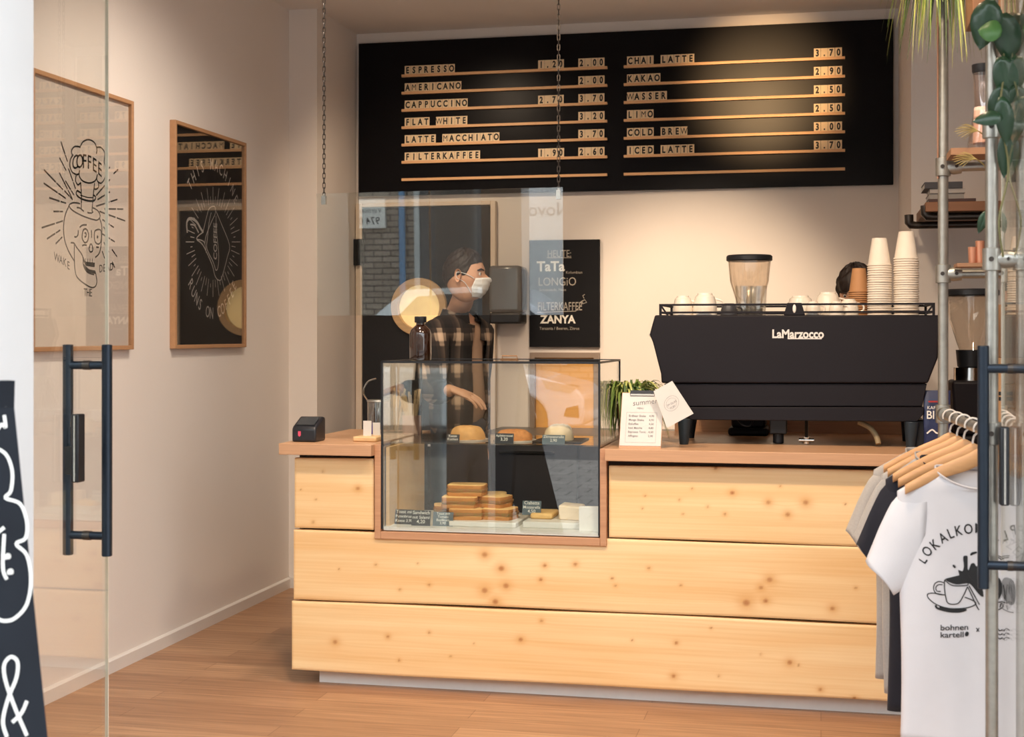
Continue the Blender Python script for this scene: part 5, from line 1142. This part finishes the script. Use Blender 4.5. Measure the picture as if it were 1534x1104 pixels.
# cardboard boxes and trays to the right, behind the door glass
m_card = pm('cardboard', (196, 152, 108), .8, var=.05, scale=10); m_card2 = pm('brown_cardboard', (164, 124, 88), .8, var=.05, scale=10)
x0 = rx(1491, 500, 5.50).x
def carton(x0, x1, y0, y1, z0, z1, m, lab, marks=True):
    e = thing('carton', lab, 'box', ((x0 + x1) / 2, (y0 + y1) / 2, z0), 'cartons beside the worktop')
    b = MB().box(x0, x1, y0, y1, z0, z1); b.build('box_body', m, e, bevel=.003)
    MB().box(x0, x1, (y0 + y1) / 2 - .025, (y0 + y1) / 2 + .025, z1, z1 + .0006).box((x0 + x1) / 2 - .02, (x0 + x1) / 2 + .02, y0 - .0006, y0, z0, z1).build('packing_tape', pm('tape', (206, 176, 140), .3, var=.05), e)
    if marks:
        k = MB()
        for q in range(4): k.box(x0 + .012 + (q % 2) * .028, x0 + .034 + (q % 2) * .028, y0 - .0007, y0, z0 + .2 + (q // 2) * .02, z0 + .214 + (q // 2) * .02)
        k.build('printed_marks', m_ink, e)
carton(x0, x0 + .36, 5.50, 5.84, 1.0002, 1.36, m_card, 'large upright cardboard carton on the worktop, under the smaller one')
carton(x0 + .004, x0 + .33, 5.53, 5.82, 1.3605, 1.56, m_card2, 'flatter brown carton stacked on the upright one', False)
# hanging plants
spd = spider('hanging_spider_plant', 'spider plant trailing from the top of the rear rack pipe', (.40, 4.86, 2.56), 150, .06, .22, .09, .16, None, .36, 11, .012)
MB().lathe([(.05, .04), (.055, .045), (.072, .16), (.068, .16), (.05, .06), (.002, .055)], WL[spd.name], 28).build('plant_pot', pm('dark_pot', (70, 58, 50), .6, var=.06), spd)
hk = WL[spd.name]
MB().tube([(hk.x, hk.y, 3.05), (hk.x + .068, hk.y, 2.71)], .003, 6).tube([(hk.x, hk.y, 3.05), (hk.x - .068, hk.y, 2.71)], .003, 6).tube([(hk.x, hk.y, 3.3), (hk.x, hk.y, 3.04)], .003, 6).build('hanger_cord', m_dsteel, spd)
vp = thing('vine_plant', 'broad-leaved green vine climbing the front rack pipe', 'plant', (rB.x, rB.y, 1.7))
st = [(.455, 4.02, 2.6), (.462, 4.01, 2.35), (.49, 4.04, 2.2), (.475, 4.0, 2.05), (.50, 4.03, 1.9), (.472, 4.0, 1.76), (.485, 4.02, 1.66)]
MB().tube(smoothline(st, 5), .003, 6).build('stem', pm('vine_stem', (120, 116, 74), .6, var=.1), vp)
m_vl = pm('glossy_leaf', (32, 66, 40), .35, var=.15, scale=10, coat=.2); m_vl2 = pm('bright_leaf', (74, 118, 58), .4, var=.12, scale=10)
def leaf(c, dirv, up, L_, w, mt, parent):
    c, dirv = Vector(c), Vector(dirv).normalized(); sd = dirv.cross(Vector(up)).normalized(); n = sd.cross(dirv); vs = []; fs = []
    for k in range(9):
        t = k / 8; ww = w / 2 * math.sin(PI * min(1, t * .96 + .04)) ** .7 * (1 - .35 * t); q = c + dirv * L_ * t - n * .25 * L_ * t * t
        vs += [q + sd * ww + n * .012 * (ww / w), q, q - sd * ww + n * .012 * (ww / w)]
    for k in range(8): o_ = 3 * k; fs += [(o_, o_ + 1, o_ + 4, o_ + 3), (o_ + 1, o_ + 2, o_ + 5, o_ + 4)]
    o = MB().add(vs, fs).build('leaf', mt, parent); q = o.modifiers.new('thick', 'SOLIDIFY'); q.thickness = .0008
VL = [((1484, 0), 3.97, (-.2, 0, -1), .13, .10, m_vl), ((1500, 50), 3.95, (-.9, 0, .25), .06, .075, m_vl2), ((1500, 128), 4.02, (-.1, .2, -1), .12, .07, m_vl), ((1502, 176), 3.93, (-1, -.1, -.05), .075, .05, m_vl), ((1500, 145), 3.97, (.15, 0, -1), .13, .06, m_vl), ((1478, 316), 4.4, (-.35, 0, -1), .07, .035, m_vl), ((1502, 20), 4.02, (.2, 0, -1), .14, .09, m_vl), ((1506, 200), 4.03, (0, 0, -1), .12, .05, m_vl), ((1498, 85), 4.01, (.3, .1, -1), .13, .08, m_vl), ((1478, 330), 3.95, (.1, 0, -1), .05, .02, m_vl2)]
for (px, py), y, d, L_, w, mt in VL[:9]: leaf(atY(px, py, y), d, (0, -1, .2), L_, w, mt, vp)
# wooden crate at the top right
p = atY(1452, 36, 4.6); c = atY(1484, 36, 4.6)
tag(MB().box(p.x, p.x + .22, 4.5, 4.72, p.z, p.z + .12).build('wooden_planter', pm('brown_planter', (120, 84, 58), .6, var=.1, scale=8), bevel=.003), 'brown wooden planter box high between the two rack pipes', 'planter')
# ------------------------------------------------------------------ pavement board outside on the left
T = Vector((-1.748, 2.789, 0)); nrm = Vector((.8, -.6, 0)); hax = Vector((-.6, -.8, 0)); ZTOP = 1.347; lean = .36; WB = .62
ab = thing('pavement_board', 'black chalkboard pavement sign with white script at the entrance', 'pavement sign', tuple(T + hax * WB / 2 + nrm * .0))
def bp(u, v, off=0, side=1):   # u along width, v 0 top .. 1 bottom
    return T + Vector((0, 0, ZTOP * (1 - v))) + hax * u + nrm * (lean * v * (1 if side > 0 else -.25) + off * side) + Vector((0, 0, off * .26))
for side in (1, -1):
    sl = MB().prism([bp(0, 0, 0, side), bp(WB, 0, 0, side), bp(WB, .98, 0, side), bp(0, .98, 0, side)], -nrm * .02 * side)
    if side == 1:
        def cw(pts, w=.020): sl.ribbon(smoothline([bp(*p, .0) for p in pts], 5), w, nrm + Vector((0, 0, .26)), 1, False, .0012)
        def px_uv(px, py):       # solve the board plane for a pixel
            n = (nrm + Vector((0, 0, lean / ZTOP))).normalized(); P0 = bp(0, 0); r_ = ray(px, py); t = (P0 - EYE).dot(n) / r_.dot(n); q = EYE + r_ * t
            return ((q - T).dot(hax), 1 - q.z / ZTOP)
        for st_ in ([(2, 586), (10, 584), (14, 595), (10, 606), (2, 605)], [(-8, 650), (2, 636), (8, 640), (6, 622)], [(-14, 668), (8, 680), (18, 706), (16, 735), (8, 746), (30, 755), (40, 782), (38, 806), (24, 815), (40, 832), (46, 868), (40, 905), (22, 926), (4, 930), (-12, 922)],
                    [(-6, 800), (6, 790)], [(6, 800), (4, 850), (10, 868)], [(40, 1102), (22, 1060), (8, 1020), (6, 996), (16, 984), (26, 992), (24, 1016), (12, 1046), (4, 1080), (10, 1104)], [(18, 1082), (32, 1068), (40, 1050)]):
            uv = [px_uv(*p) for p in st_]; cw(uv, .0075)
        for q in ((11, 834), (15, 857)):
            u0, v0 = px_uv(*q); c_ = bp(u0, v0); sl.poly([c_ + hax * .0075 * math.cos(a) + Vector((0, 0, .0075 * math.sin(a))) for a in [2 * PI * i / 14 for i in range(14)]], nrm + Vector((0, 0, .26)), 1, .0014)
        sl.text('KAFFEE', bp(.50, .90), -hax, (bp(0, 0) - bp(0, 1)), .13, nrm, 1, .01, .8, 'L', .003)
    sl.build('board_panel', [pm('slate_chalkboard', (27, 31, 38), .7, var=.22, scale=7, spec=.2), m_chalk], ab)
MB().cyl(bp(.04, 0) + Vector((0, 0, -.01)), bp(WB - .04, 0) + Vector((0, 0, -.01)), .012, seg=10).build('hinge_bar', m_black, ab)
# ------------------------------------------------------------------ people
m_skin = pm('skin', (208, 158, 128), .55, var=.05, scale=30); m_hair = pm('dark_brown_hair', (44, 32, 27), .6, var=.25, scale=90, stretch=(1, 1, .3)); m_eyew = pm('eye_white', (232, 226, 220), .2); m_iris = pm('iris', (40, 28, 22), .2)
class Head:
    def __init__(s, c, f, tilt=0.0, k=1.0):
        s.c = Vector(c); s.k = k; f = Vector(f); f.z = 0; f.normalize(); s.s = Vector((f.y, -f.x, 0)); s.f = (f * math.cos(tilt) - UP * math.sin(tilt)).normalized(); s.u = s.s.cross(s.f).normalized()
    def rad(s, a):      # a = (forward, side, up) unit
        x, y, z = a
        r = 1 / math.sqrt((x / (.094 if x > 0 else .100)) ** 2 + (y / .075) ** 2 + (z / (.118 if z > 0 else .125)) ** 2)
        g = lambda dx, dy, dz, w: math.exp(-((x - dx) ** 2 + (y - dy) ** 2 + (z - dz) ** 2) / w ** 2)
        r += .026 * math.exp(-(y / .11) ** 2) * math.exp(-((z + .16) / .17) ** 2) * max(0, x) ** 4
        r += .010 * math.exp(-(y / .09) ** 2) * math.exp(-((z + .24) / .09) ** 2) * max(0, x) ** 4
        r -= .010 * (g(.9, .33, .08, .20) + g(.9, -.33, .08, .20)); r += .005 * (g(.88, .3, .27, .18) + g(.88, -.3, .27, .18))
        r += .006 * g(.85, 0, -.50, .16) + .014 * g(.62, 0, -.78, .28) - .006 * g(.78, 0, -.62, .12)
        r -= .016 * max(0, -z - .25) * abs(y); r -= .02 * max(0, -z - .2) * max(0, -x)
        r += .006 * (g(.6, .6, -.1, .3) + g(.6, -.6, -.1, .3))
        return r * s.k
    def P(s, a, off=0): r = s.rad(a) + off; return s.c + (s.f * a[0] + s.s * a[1] + s.u * a[2]) * r
    def dirn(s, th, ph): return (math.cos(ph) * math.cos(th), math.cos(ph) * math.sin(th), math.sin(ph))
    def skull(s, b, n=56, m=40):
        rs = []
        for j in range(m + 1):
            ph = -PI / 2 + PI * j / m; ph = max(-PI / 2 + .01, min(PI / 2 - .01, ph)); rs.append([s.P(s.dirn(-2 * PI * i / n, ph)) for i in range(n)])
        b.rings(rs, 0)
        for sd in (1, -1):     # ears
            c = s.P((-.12, sd * .99, -.03)); M_e = Matrix((s.f, s.s, s.u)).transposed() @ Matrix.Rotation(sd * .35, 3, 'Z')
            rs = []
            for rr, dd in ((.002, .004), (.45, .001), (.8, .004), (1.0, .012), (1.0, .016), (.85, .012), (.7, .004), (.6, -.006)):
                rs.append([c + M_e @ Vector((.017 * rr * math.cos(q) * (1 + .15 * math.sin(q)), sd * dd, .031 * rr * math.sin(q))) for q in [2 * PI * i / 18 for i in range(18)]])
            b.rings(rs, 0)
        for sd in (1, -1):     # eyes, brows
            c = s.P((.89, sd * .36, .08), -.006); b.sph(c, .0118 * s.k, 14, 10, 1); fd = (s.f + s.s * sd * .12).normalized(); b.sph(c + fd * .0055, .0072 * s.k, 12, 8, 2)
            b.tube([s.P((.93, sd * .16, .24), .002), s.P((.88, sd * .36, .29), .003), s.P((.78, sd * .55, .24), .002)], [.004, .005, .003], 8, 3)
        b.tube([s.P((.86, .17, -.50), .001), s.P((.89, 0, -.49), .002), s.P((.86, -.17, -.50), .001)], [.003, .006, .003], 8, 4)
        return b
    def hair(s, fringe, side, nape, off=.012, n=72, m=36, jag=.03):
        """shell of hair over the crown: lower limit of the elevation as a function of azimuth"""
        b = MB(); rs = []; rn = random.Random(5); jj = [rn.uniform(-jag, jag) for _ in range(n)]
        def lim(th):
            a = abs(((th + PI) % (2 * PI)) - PI); t = a / PI
            if t < .30: return fringe
            if t < .42: k = (t - .30) / .12; return fringe * (1 - k) + side * k
            if t < .62: return side
            k = (t - .62) / .38; return side * (1 - k) + nape * k
        for q in range(m + 1):
            ring = []
            for i in range(n):
                th = 2 * PI * i / n; l0 = lim(th) + jj[i]; ph = l0 + (PI / 2 - .01 - l0) * q / m
                o = off * (.25 + .75 * min(1, (q / m) * 3.0)) + (.003 * math.sin(9 * th + 14 * ph) + .002 * math.sin(23 * th)) * min(1, q / m * 3)
                ring.append(s.P(s.dirn(th, ph), o))
            rs.append(ring)
        b.rings(list(reversed(rs)), 0, True); return b
def add_skin(b, ch, sub=2, mi=0): v, f = skin_geo(ch, sub); b.add(v, f, mi)
def hand_chains(b, wrist, d, palm_n, spread_axis, curl, k=1.0, thumb_side=1, mi=0):
    """palm and five fingers: d = direction of the hand, palm_n = towards the palm, spread_axis = towards the index finger"""
    d, palm_n, sp = Vector(d).normalized(), Vector(palm_n).normalized(), Vector(spread_axis).normalized(); W0 = Vector(wrist)
    pa = [(W0, (.020 * k, .027 * k)), (W0 + d * .03 * k, (.017 * k, .032 * k)), (W0 + d * .062 * k, (.015 * k, .038 * k)), (W0 + d * .088 * k, (.012 * k, .037 * k))]
    rs = []
    for c, (t, w) in pa: rs.append([c + sp * w * math.cos(a) + palm_n * t * math.sin(a) for a in [2 * PI * i / 20 for i in range(20)]])
    b.rings(rs, mi)
    for q, (o, L_, r) in enumerate(((.028, .072, .0088), (.009, .081, .0090), (-.010, .075, .0086), (-.028, .058, .0076))):
        c = curl[q]; base = W0 + d * .078 * k + sp * o * k; ang = 0; p = base; pts = [(base - d * .015 * k, r * k * 1.05)]; dd = (d + sp * o * 2.2).normalized()
        for seg_, fr_ in enumerate((.46, .32, .26)):
            ang += c * (.75, 1.0, .7)[seg_]; v = dd * math.cos(ang) + palm_n * math.sin(ang); p = p + v * L_ * fr_ * k; pts.append((p, r * k * (1, .9, .78)[seg_]))
        add_skin(b, chain(*[(tuple(x), y) for x, y in pts]), 2, mi)
    tb = W0 + d * .022 * k + sp * .024 * k; v1 = (d * .62 + sp * .68 + palm_n * .35).normalized(); v2 = (d * .85 + sp * .25 + palm_n * .45).normalized()
    p1 = tb + v1 * .042 * k; p2 = p1 + v2 * .034 * k; p3 = p2 + (v2 + palm_n * .2).normalized() * .024 * k
    add_skin(b, chain((tuple(tb), .013 * k), (tuple(p1), .0105 * k), (tuple(p2), .0098 * k), (tuple(p3), .0075 * k)), 2, mi)
def person(name, label, cx, cy, face, chest, H, headc, RS, RE, RW, LS, LE, LW, hands, shirt, tee, trousers, shoes, hairp, mask, parted=True, tilt=0.0):
    f = Vector(chest).normalized(); rt = Vector((f.y, -f.x, 0)); e = thing(name, label, 'person', (cx, cy, 0)); C = Vector((cx, cy, 0)); k = H / 1.8
    Z = lambda z: UP * z * k
    nb = C + Z(1.50); hc = Vector(headc)
    pel = C + Z(.96); wa = C + Z(1.12) + f * .01; ch = C + Z(1.33); un = nb
    pts = {'pel': (pel, (.115, .09)), 'wa': (wa, (.135, .10)), 'ch': (ch, (.15, .11)), 'sh': (C + Z(1.44), (.11, .08)), 'nk': (un, .062), 'hd': (hc - UP * .075, .056)}
    ed = [('pel', 'wa'), ('wa', 'ch'), ('ch', 'sh'), ('sh', 'nk'), ('nk', 'hd')]
    feet = {}
    for s_, S_, E_, W_ in (('r', RS, RE, RW), ('l', LS, LE, LW)):
        sg = 1 if s_ == 'r' else -1
        pts['s' + s_] = (Vector(S_), .058); pts['e' + s_] = (Vector(E_), .042); pts['w' + s_] = (Vector(W_), .029); ed += [('sh', 's' + s_), ('s' + s_, 'e' + s_), ('e' + s_, 'w' + s_)]
        hp = C + rt * .095 * sg + Z(.90); kn = C + rt * .11 * sg + f * .03 + Z(.50); an = C + rt * .12 * sg + Z(.09)
        pts['h' + s_] = (hp, .072); pts['k' + s_] = (kn, .056); pts['a' + s_] = (an, .040); pts['f' + s_] = (an + f * .14 - UP * .045, .032); ed += [('pel', 'h' + s_), ('h' + s_, 'k' + s_), ('k' + s_, 'a' + s_), ('a' + s_, 'f' + s_)]; feet[s_] = an
    b = MB(); add_skin(b, (pts, ed), 2)
    hd = Head(hc, face, tilt); hd.skull(b)
    for W_, E_, (dn, pn, sp, cu) in ((RW, RE, hands[0]), (LW, LE, hands[1])):
        hand_chains(b, Vector(W_), dn, pn, sp, cu)
    b.build('body', [m_skin, m_eyew, m_iris, m_hair, pm('lips', (176, 112, 100), .5)], e, sharp=60)
    hd.hair(*hairp).build('hair', m_hair, e, sharp=60)
    # trousers and shoes
    tp_ = {'pel': (C + Z(1.06), (.155, .120)), 'lo': (pel - UP * .04, (.165, .135))}; te = [('pel', 'lo')]
    for s_ in 'rl': tp_['h' + s_] = (pts['h' + s_][0] - UP * .04, .112); tp_['k' + s_] = (pts['k' + s_][0], .078); tp_['a' + s_] = (pts['a' + s_][0] + UP * .0, .066); te += [('lo', 'h' + s_), ('h' + s_, 'k' + s_), ('k' + s_, 'a' + s_)]
    b = MB(); add_skin(b, (tp_, te), 2); b.build('trousers', trousers, e, sharp=60)
    for s_ in 'rl':
        an = feet[s_]; b = MB(); rs = []
        for t, w, h in ((-.075, .028, .07), (-.05, .040, .10), (0, .042, .11), (.06, .045, .075), (.13, .048, .055), (.18, .036, .04), (.2, .015, .02)):
            c = Vector((an.x, an.y, 0)) + f * t; rs.append([c + rt * w * math.cos(a) + UP * (h / 2 + h / 2 * math.sin(a)) for a in [2 * PI * i / 16 for i in range(16)]])
        b.rings(rs).build('shoe', shoes, e, sharp=60)
    # inner t-shirt
    ts = {k_: (pts[k_][0], tuple(r + .022 for r in (pts[k_][1] if isinstance(pts[k_][1], tuple) else (pts[k_][1],) * 2))) for k_ in ('pel', 'wa', 'ch', 'sh')}
    ts['pel'] = (pel - UP * .02, (.16, .13)); ts['sh'] = (ts['sh'][0], (.14, .11)); ts['nk'] = (C + Z(1.485), (.088, .082)); tse = [('pel', 'wa'), ('wa', 'ch'), ('ch', 'sh'), ('sh', 'nk')]
    for s_ in 'rl': m_ = pts['s' + s_][0].lerp(pts['e' + s_][0], .35); ts['s' + s_] = (pts['s' + s_][0] + UP * .004, .074 if not shirt else .066); ts['m' + s_] = (m_, .062 if not shirt else .054); tse += [('sh', 's' + s_), ('s' + s_, 'm' + s_)]
    b = MB(); add_skin(b, (ts, tse), 2); b.build('t_shirt', tee, e, sharp=60)
    if shirt:
        os_ = {'pel': (pel - UP * .10, (.185, .150)), 'wa': (wa, (.178, .140)), 'ch': (ch, (.192, .148)), 'sh': (C + Z(1.445), (.135, .108)), 'nk': (C + Z(1.50), (.082, .078))}
        oe = [('pel', 'wa'), ('wa', 'ch'), ('ch', 'sh'), ('sh', 'nk')]
        for s_, W_ in (('r', RW), ('l', LW)):
            wv = Vector(W_); el = pts['e' + s_][0]; os_['s' + s_] = (pts['s' + s_][0] + UP * .004, .082); os_['e' + s_] = (el, .064); os_['c' + s_] = (el.lerp(wv, .86), .047); oe += [('sh', 's' + s_), ('s' + s_, 'e' + s_), ('e' + s_, 'c' + s_)]
        v, fs = skin_geo((os_, oe), 2); keep = []
        if parted:
            for q in fs:
                c = sum((Vector(v[i]) for i in q), Vector()) / len(q); d_ = c - C; fr_ = d_.dot(f); sd_ = d_.dot(rt); z = c.z
                hw = .035 + .055 * max(0, min(1, (1.50 * k - z) / .75))
                if fr_ > .03 and abs(sd_ + .01) < hw and z < 1.56 * k: continue
                keep.append(q)
        else: keep = fs
        b = MB().add(v, keep); so_ = b.build('flannel_shirt', shirt, e, sharp=60); q = so_.modifiers.new('thick', 'SOLIDIFY'); q.thickness = .004; q.offset = 1
        cl = MB(); rs = []
        for ang in range(-150, 151, 15):
            a = R(ang + 180); dv = f * math.cos(a) + rt * math.sin(a); c = C + Z(1.492) + dv * .082 + f * .012; t = abs(ang) / 150
            rs.append([c + dv * .004 + UP * (.034 - .02 * t), c - dv * .006 + UP * (.03 - .02 * t), c + dv * .004 - UP * .012, c + dv * .022 - UP * (.014 + .03 * t * t)])
        cl.rings(rs).build('collar', shirt, e, sharp=60)
    if mask:
        b = MB(); rs = []; n, m = 25, 15
        for j in range(m):
            ph = -1.02 + (1.02 - .14) * j / (m - 1); ring = []
            for i in range(n):
                th = -.98 + 1.96 * i / (n - 1); ww = 1 - .18 * abs(2 * j / (m - 1) - 1)
                bul = .007 + .013 * math.cos(th * 1.2) * math.sin(PI * (j + .5) / m) + .0012 * math.sin(j * 2.1)
                a = hd.dirn(th * ww, ph + .05 * math.cos(th * 2)); rm = 1 / math.sqrt((a[0] / .116) ** 2 + (a[1] / .083) ** 2 + (a[2] / .128) ** 2) + .006 * math.cos(th) * math.sin(PI * (j + .5) / m) + .0012 * math.sin(j * 2.1); ring.append(hd.P(a, max(rm - hd.rad(a), .004)))
            rs.append(ring)
        vs = [p for r in rs for p in r]; fs = [(j * n + i, j * n + i + 1, (j + 1) * n + i + 1, (j + 1) * n + i) for j in range(m - 1) for i in range(n - 1)]
        mo = MB().add(vs, fs).build('face_mask', pm('mask_fabric', (226, 224, 222), .8, var=.03, scale=60), e, sharp=80); q = mo.modifiers.new('thick', 'SOLIDIFY'); q.thickness = .0016
        lp = MB()
        for sd in (1, -1):
            ear = hd.P((-.14, sd * .99, .16), .012); ea2 = hd.P((-.22, sd * .97, -.18), .006)
            lp.tube(smoothline([hd.P(hd.dirn(sd * .86, -.17), .008), hd.P((.35, sd * .93, .03), .006), ear, hd.P((-.26, sd * .97, .02), .010), ea2, hd.P((.2, sd * .9, -.42), .006), hd.P(hd.dirn(sd * .82, -.95), .008)], 5), .0016, 6)
        lp.build('ear_loops', pm('mask_fabric', (226, 224, 222)), mo)
    return e
def plaid():
    m = bpy.data.materials.new('brown_plaid_flannel'); m.use_nodes = True; t = m.node_tree; N = t.nodes; L = t.links; b = N['Principled BSDF']
    tc = N.new('ShaderNodeTexCoord'); sp = N.new('ShaderNodeSeparateXYZ'); L.new(tc.outputs['Object'], sp.inputs[0])
    ad = N.new('ShaderNodeMath'); ad.operation = 'MULTIPLY_ADD'; ad.inputs[1].default_value = .7; L.new(sp.outputs['Y'], ad.inputs[0]); L.new(sp.outputs['X'], ad.inputs[2])
    def bands(src, period, ph):
        a = N.new('ShaderNodeMath'); a.operation = 'MULTIPLY_ADD'; a.inputs[1].default_value = 1 / period; a.inputs[2].default_value = ph; L.new(src, a.inputs[0])
        fr_ = N.new('ShaderNodeMath'); fr_.operation = 'FRACT'; L.new(a.outputs[0], fr_.inputs[0])
        r = N.new('ShaderNodeValToRGB'); r.color_ramp.interpolation = 'LINEAR'; e = r.color_ramp.elements
        e[0].position = 0; e[0].color = (.03, .03, .03, 1); e[1].position = .42; e[1].color = (.03, .03, .03, 1)
        for p, v in ((.47, .45), (.56, .30), (.62, .8), (.82, .9), (.88, .3), (.95, .4)): q = e.new(p); q.color = (v, v, v, 1)
        L.new(fr_.outputs[0], r.inputs[0]); return r.outputs[0]
    h = bands(sp.outputs['Z'], .150, .15); v = bands(ad.outputs[0], .125, .3)
    mu = N.new('ShaderNodeMix'); mu.data_type = 'RGBA'; mu.inputs[0].default_value = .5; L.new(h, mu.inputs[6]); L.new(v, mu.inputs[7])
    r = N.new('ShaderNodeValToRGB'); e = r.color_ramp.elements; e[0].position = .04; e[0].color = (*lin((24, 20, 20)), 1); e[1].position = .85; e[1].color = (*lin((186, 160, 136)), 1)
    q = e.new(.42); q.color = (*lin((48, 38, 33)), 1); L.new(mu.outputs[2], r.inputs[0]); L.new(r.outputs[0], b.inputs['Base Color']); b.inputs['Roughness'].default_value = .95
    return m
toC = Vector((.246, -.97, 0)); rgt = Vector((.97, .246, 0))
cx, cy = -1.70, 6.52
chest = toC * math.cos(R(56)) + rgt * math.sin(R(56)); prt = Vector((chest.y, -chest.x, 0))
C_ = Vector((cx, cy, 0))
RS = C_ + prt * .19 + UP * 1.46; LS = C_ - prt * .19 + UP * 1.46
RE = atD(646, 590, 6.42); RW = atD(679, 584, 6.27)
LE = LS + Vector((-.03, .03, -.29)); LW = LE + Vector((.02, -.06, -.24))
hdv = atD(704, 590, 6.24) - atD(679, 584, 6.27)
face = rgt * math.cos(R(14)) + toC * math.sin(R(14))
person('person', 'person in a brown plaid shirt and white face mask reaching over the pastry case', cx, cy, face, chest, 1.86, atD(697, 413, 6.56), RS, RE, RW, LS, LE, LW,
       [((.9, 0, -.3), (.25, .25, -.9), (.15, .9, .2), (.55, .48, .5, .6)), ((.1, -.1, -1), (-.2, -1, 0), (1, -.1, 0), (.3, .35, .4, .45))],
       plaid(), pm('tan_tee', (168, 136, 112), .9, var=.06, scale=40), pm('dark_denim', (48, 54, 66), .9, var=.12, scale=70), pm('dark_shoe', (34, 32, 32), .5), (.62, .0, -.62, .010), True)
# second person bending behind the machine
cx2, cy2 = .20, 6.93
f2 = (toC * math.cos(R(35)) - rgt * math.sin(R(35))).normalized(); p2r = Vector((f2.y, -f2.x, 0)); C2 = Vector((cx2, cy2, 0))
hc2 = atD(1284, 437, 6.50)
RS2 = C2 + p2r * .17 + UP * 1.36; LS2 = C2 - p2r * .17 + UP * 1.36
person('person', 'person with brown fringe mostly hidden behind the machine and paper cups', cx2, cy2, f2, f2, 1.68, hc2, RS2, RS2 + Vector((-.05, -.06, -.27)), RS2 + Vector((-.12, -.22, -.33)), LS2, LS2 + Vector((.06, -.05, -.27)), LS2 + Vector((-.02, -.22, -.34)),
       [((-.3, -.8, -.3), (.2, 0, -.95), (.9, -.3, 0), (.4, .45, .5, .55)), ((-.2, -.9, -.3), (0, 0, -1), (-.9, .1, 0), (.4, .45, .5, .55))],
       None, pm('black_tee', (38, 36, 40), .9, var=.06, scale=40), pm('black_trousers', (36, 36, 40), .9, var=.08), pm('dark_shoe', (34, 32, 32), .5), (.30, -.5, -.75, .020), False, tilt=.35)
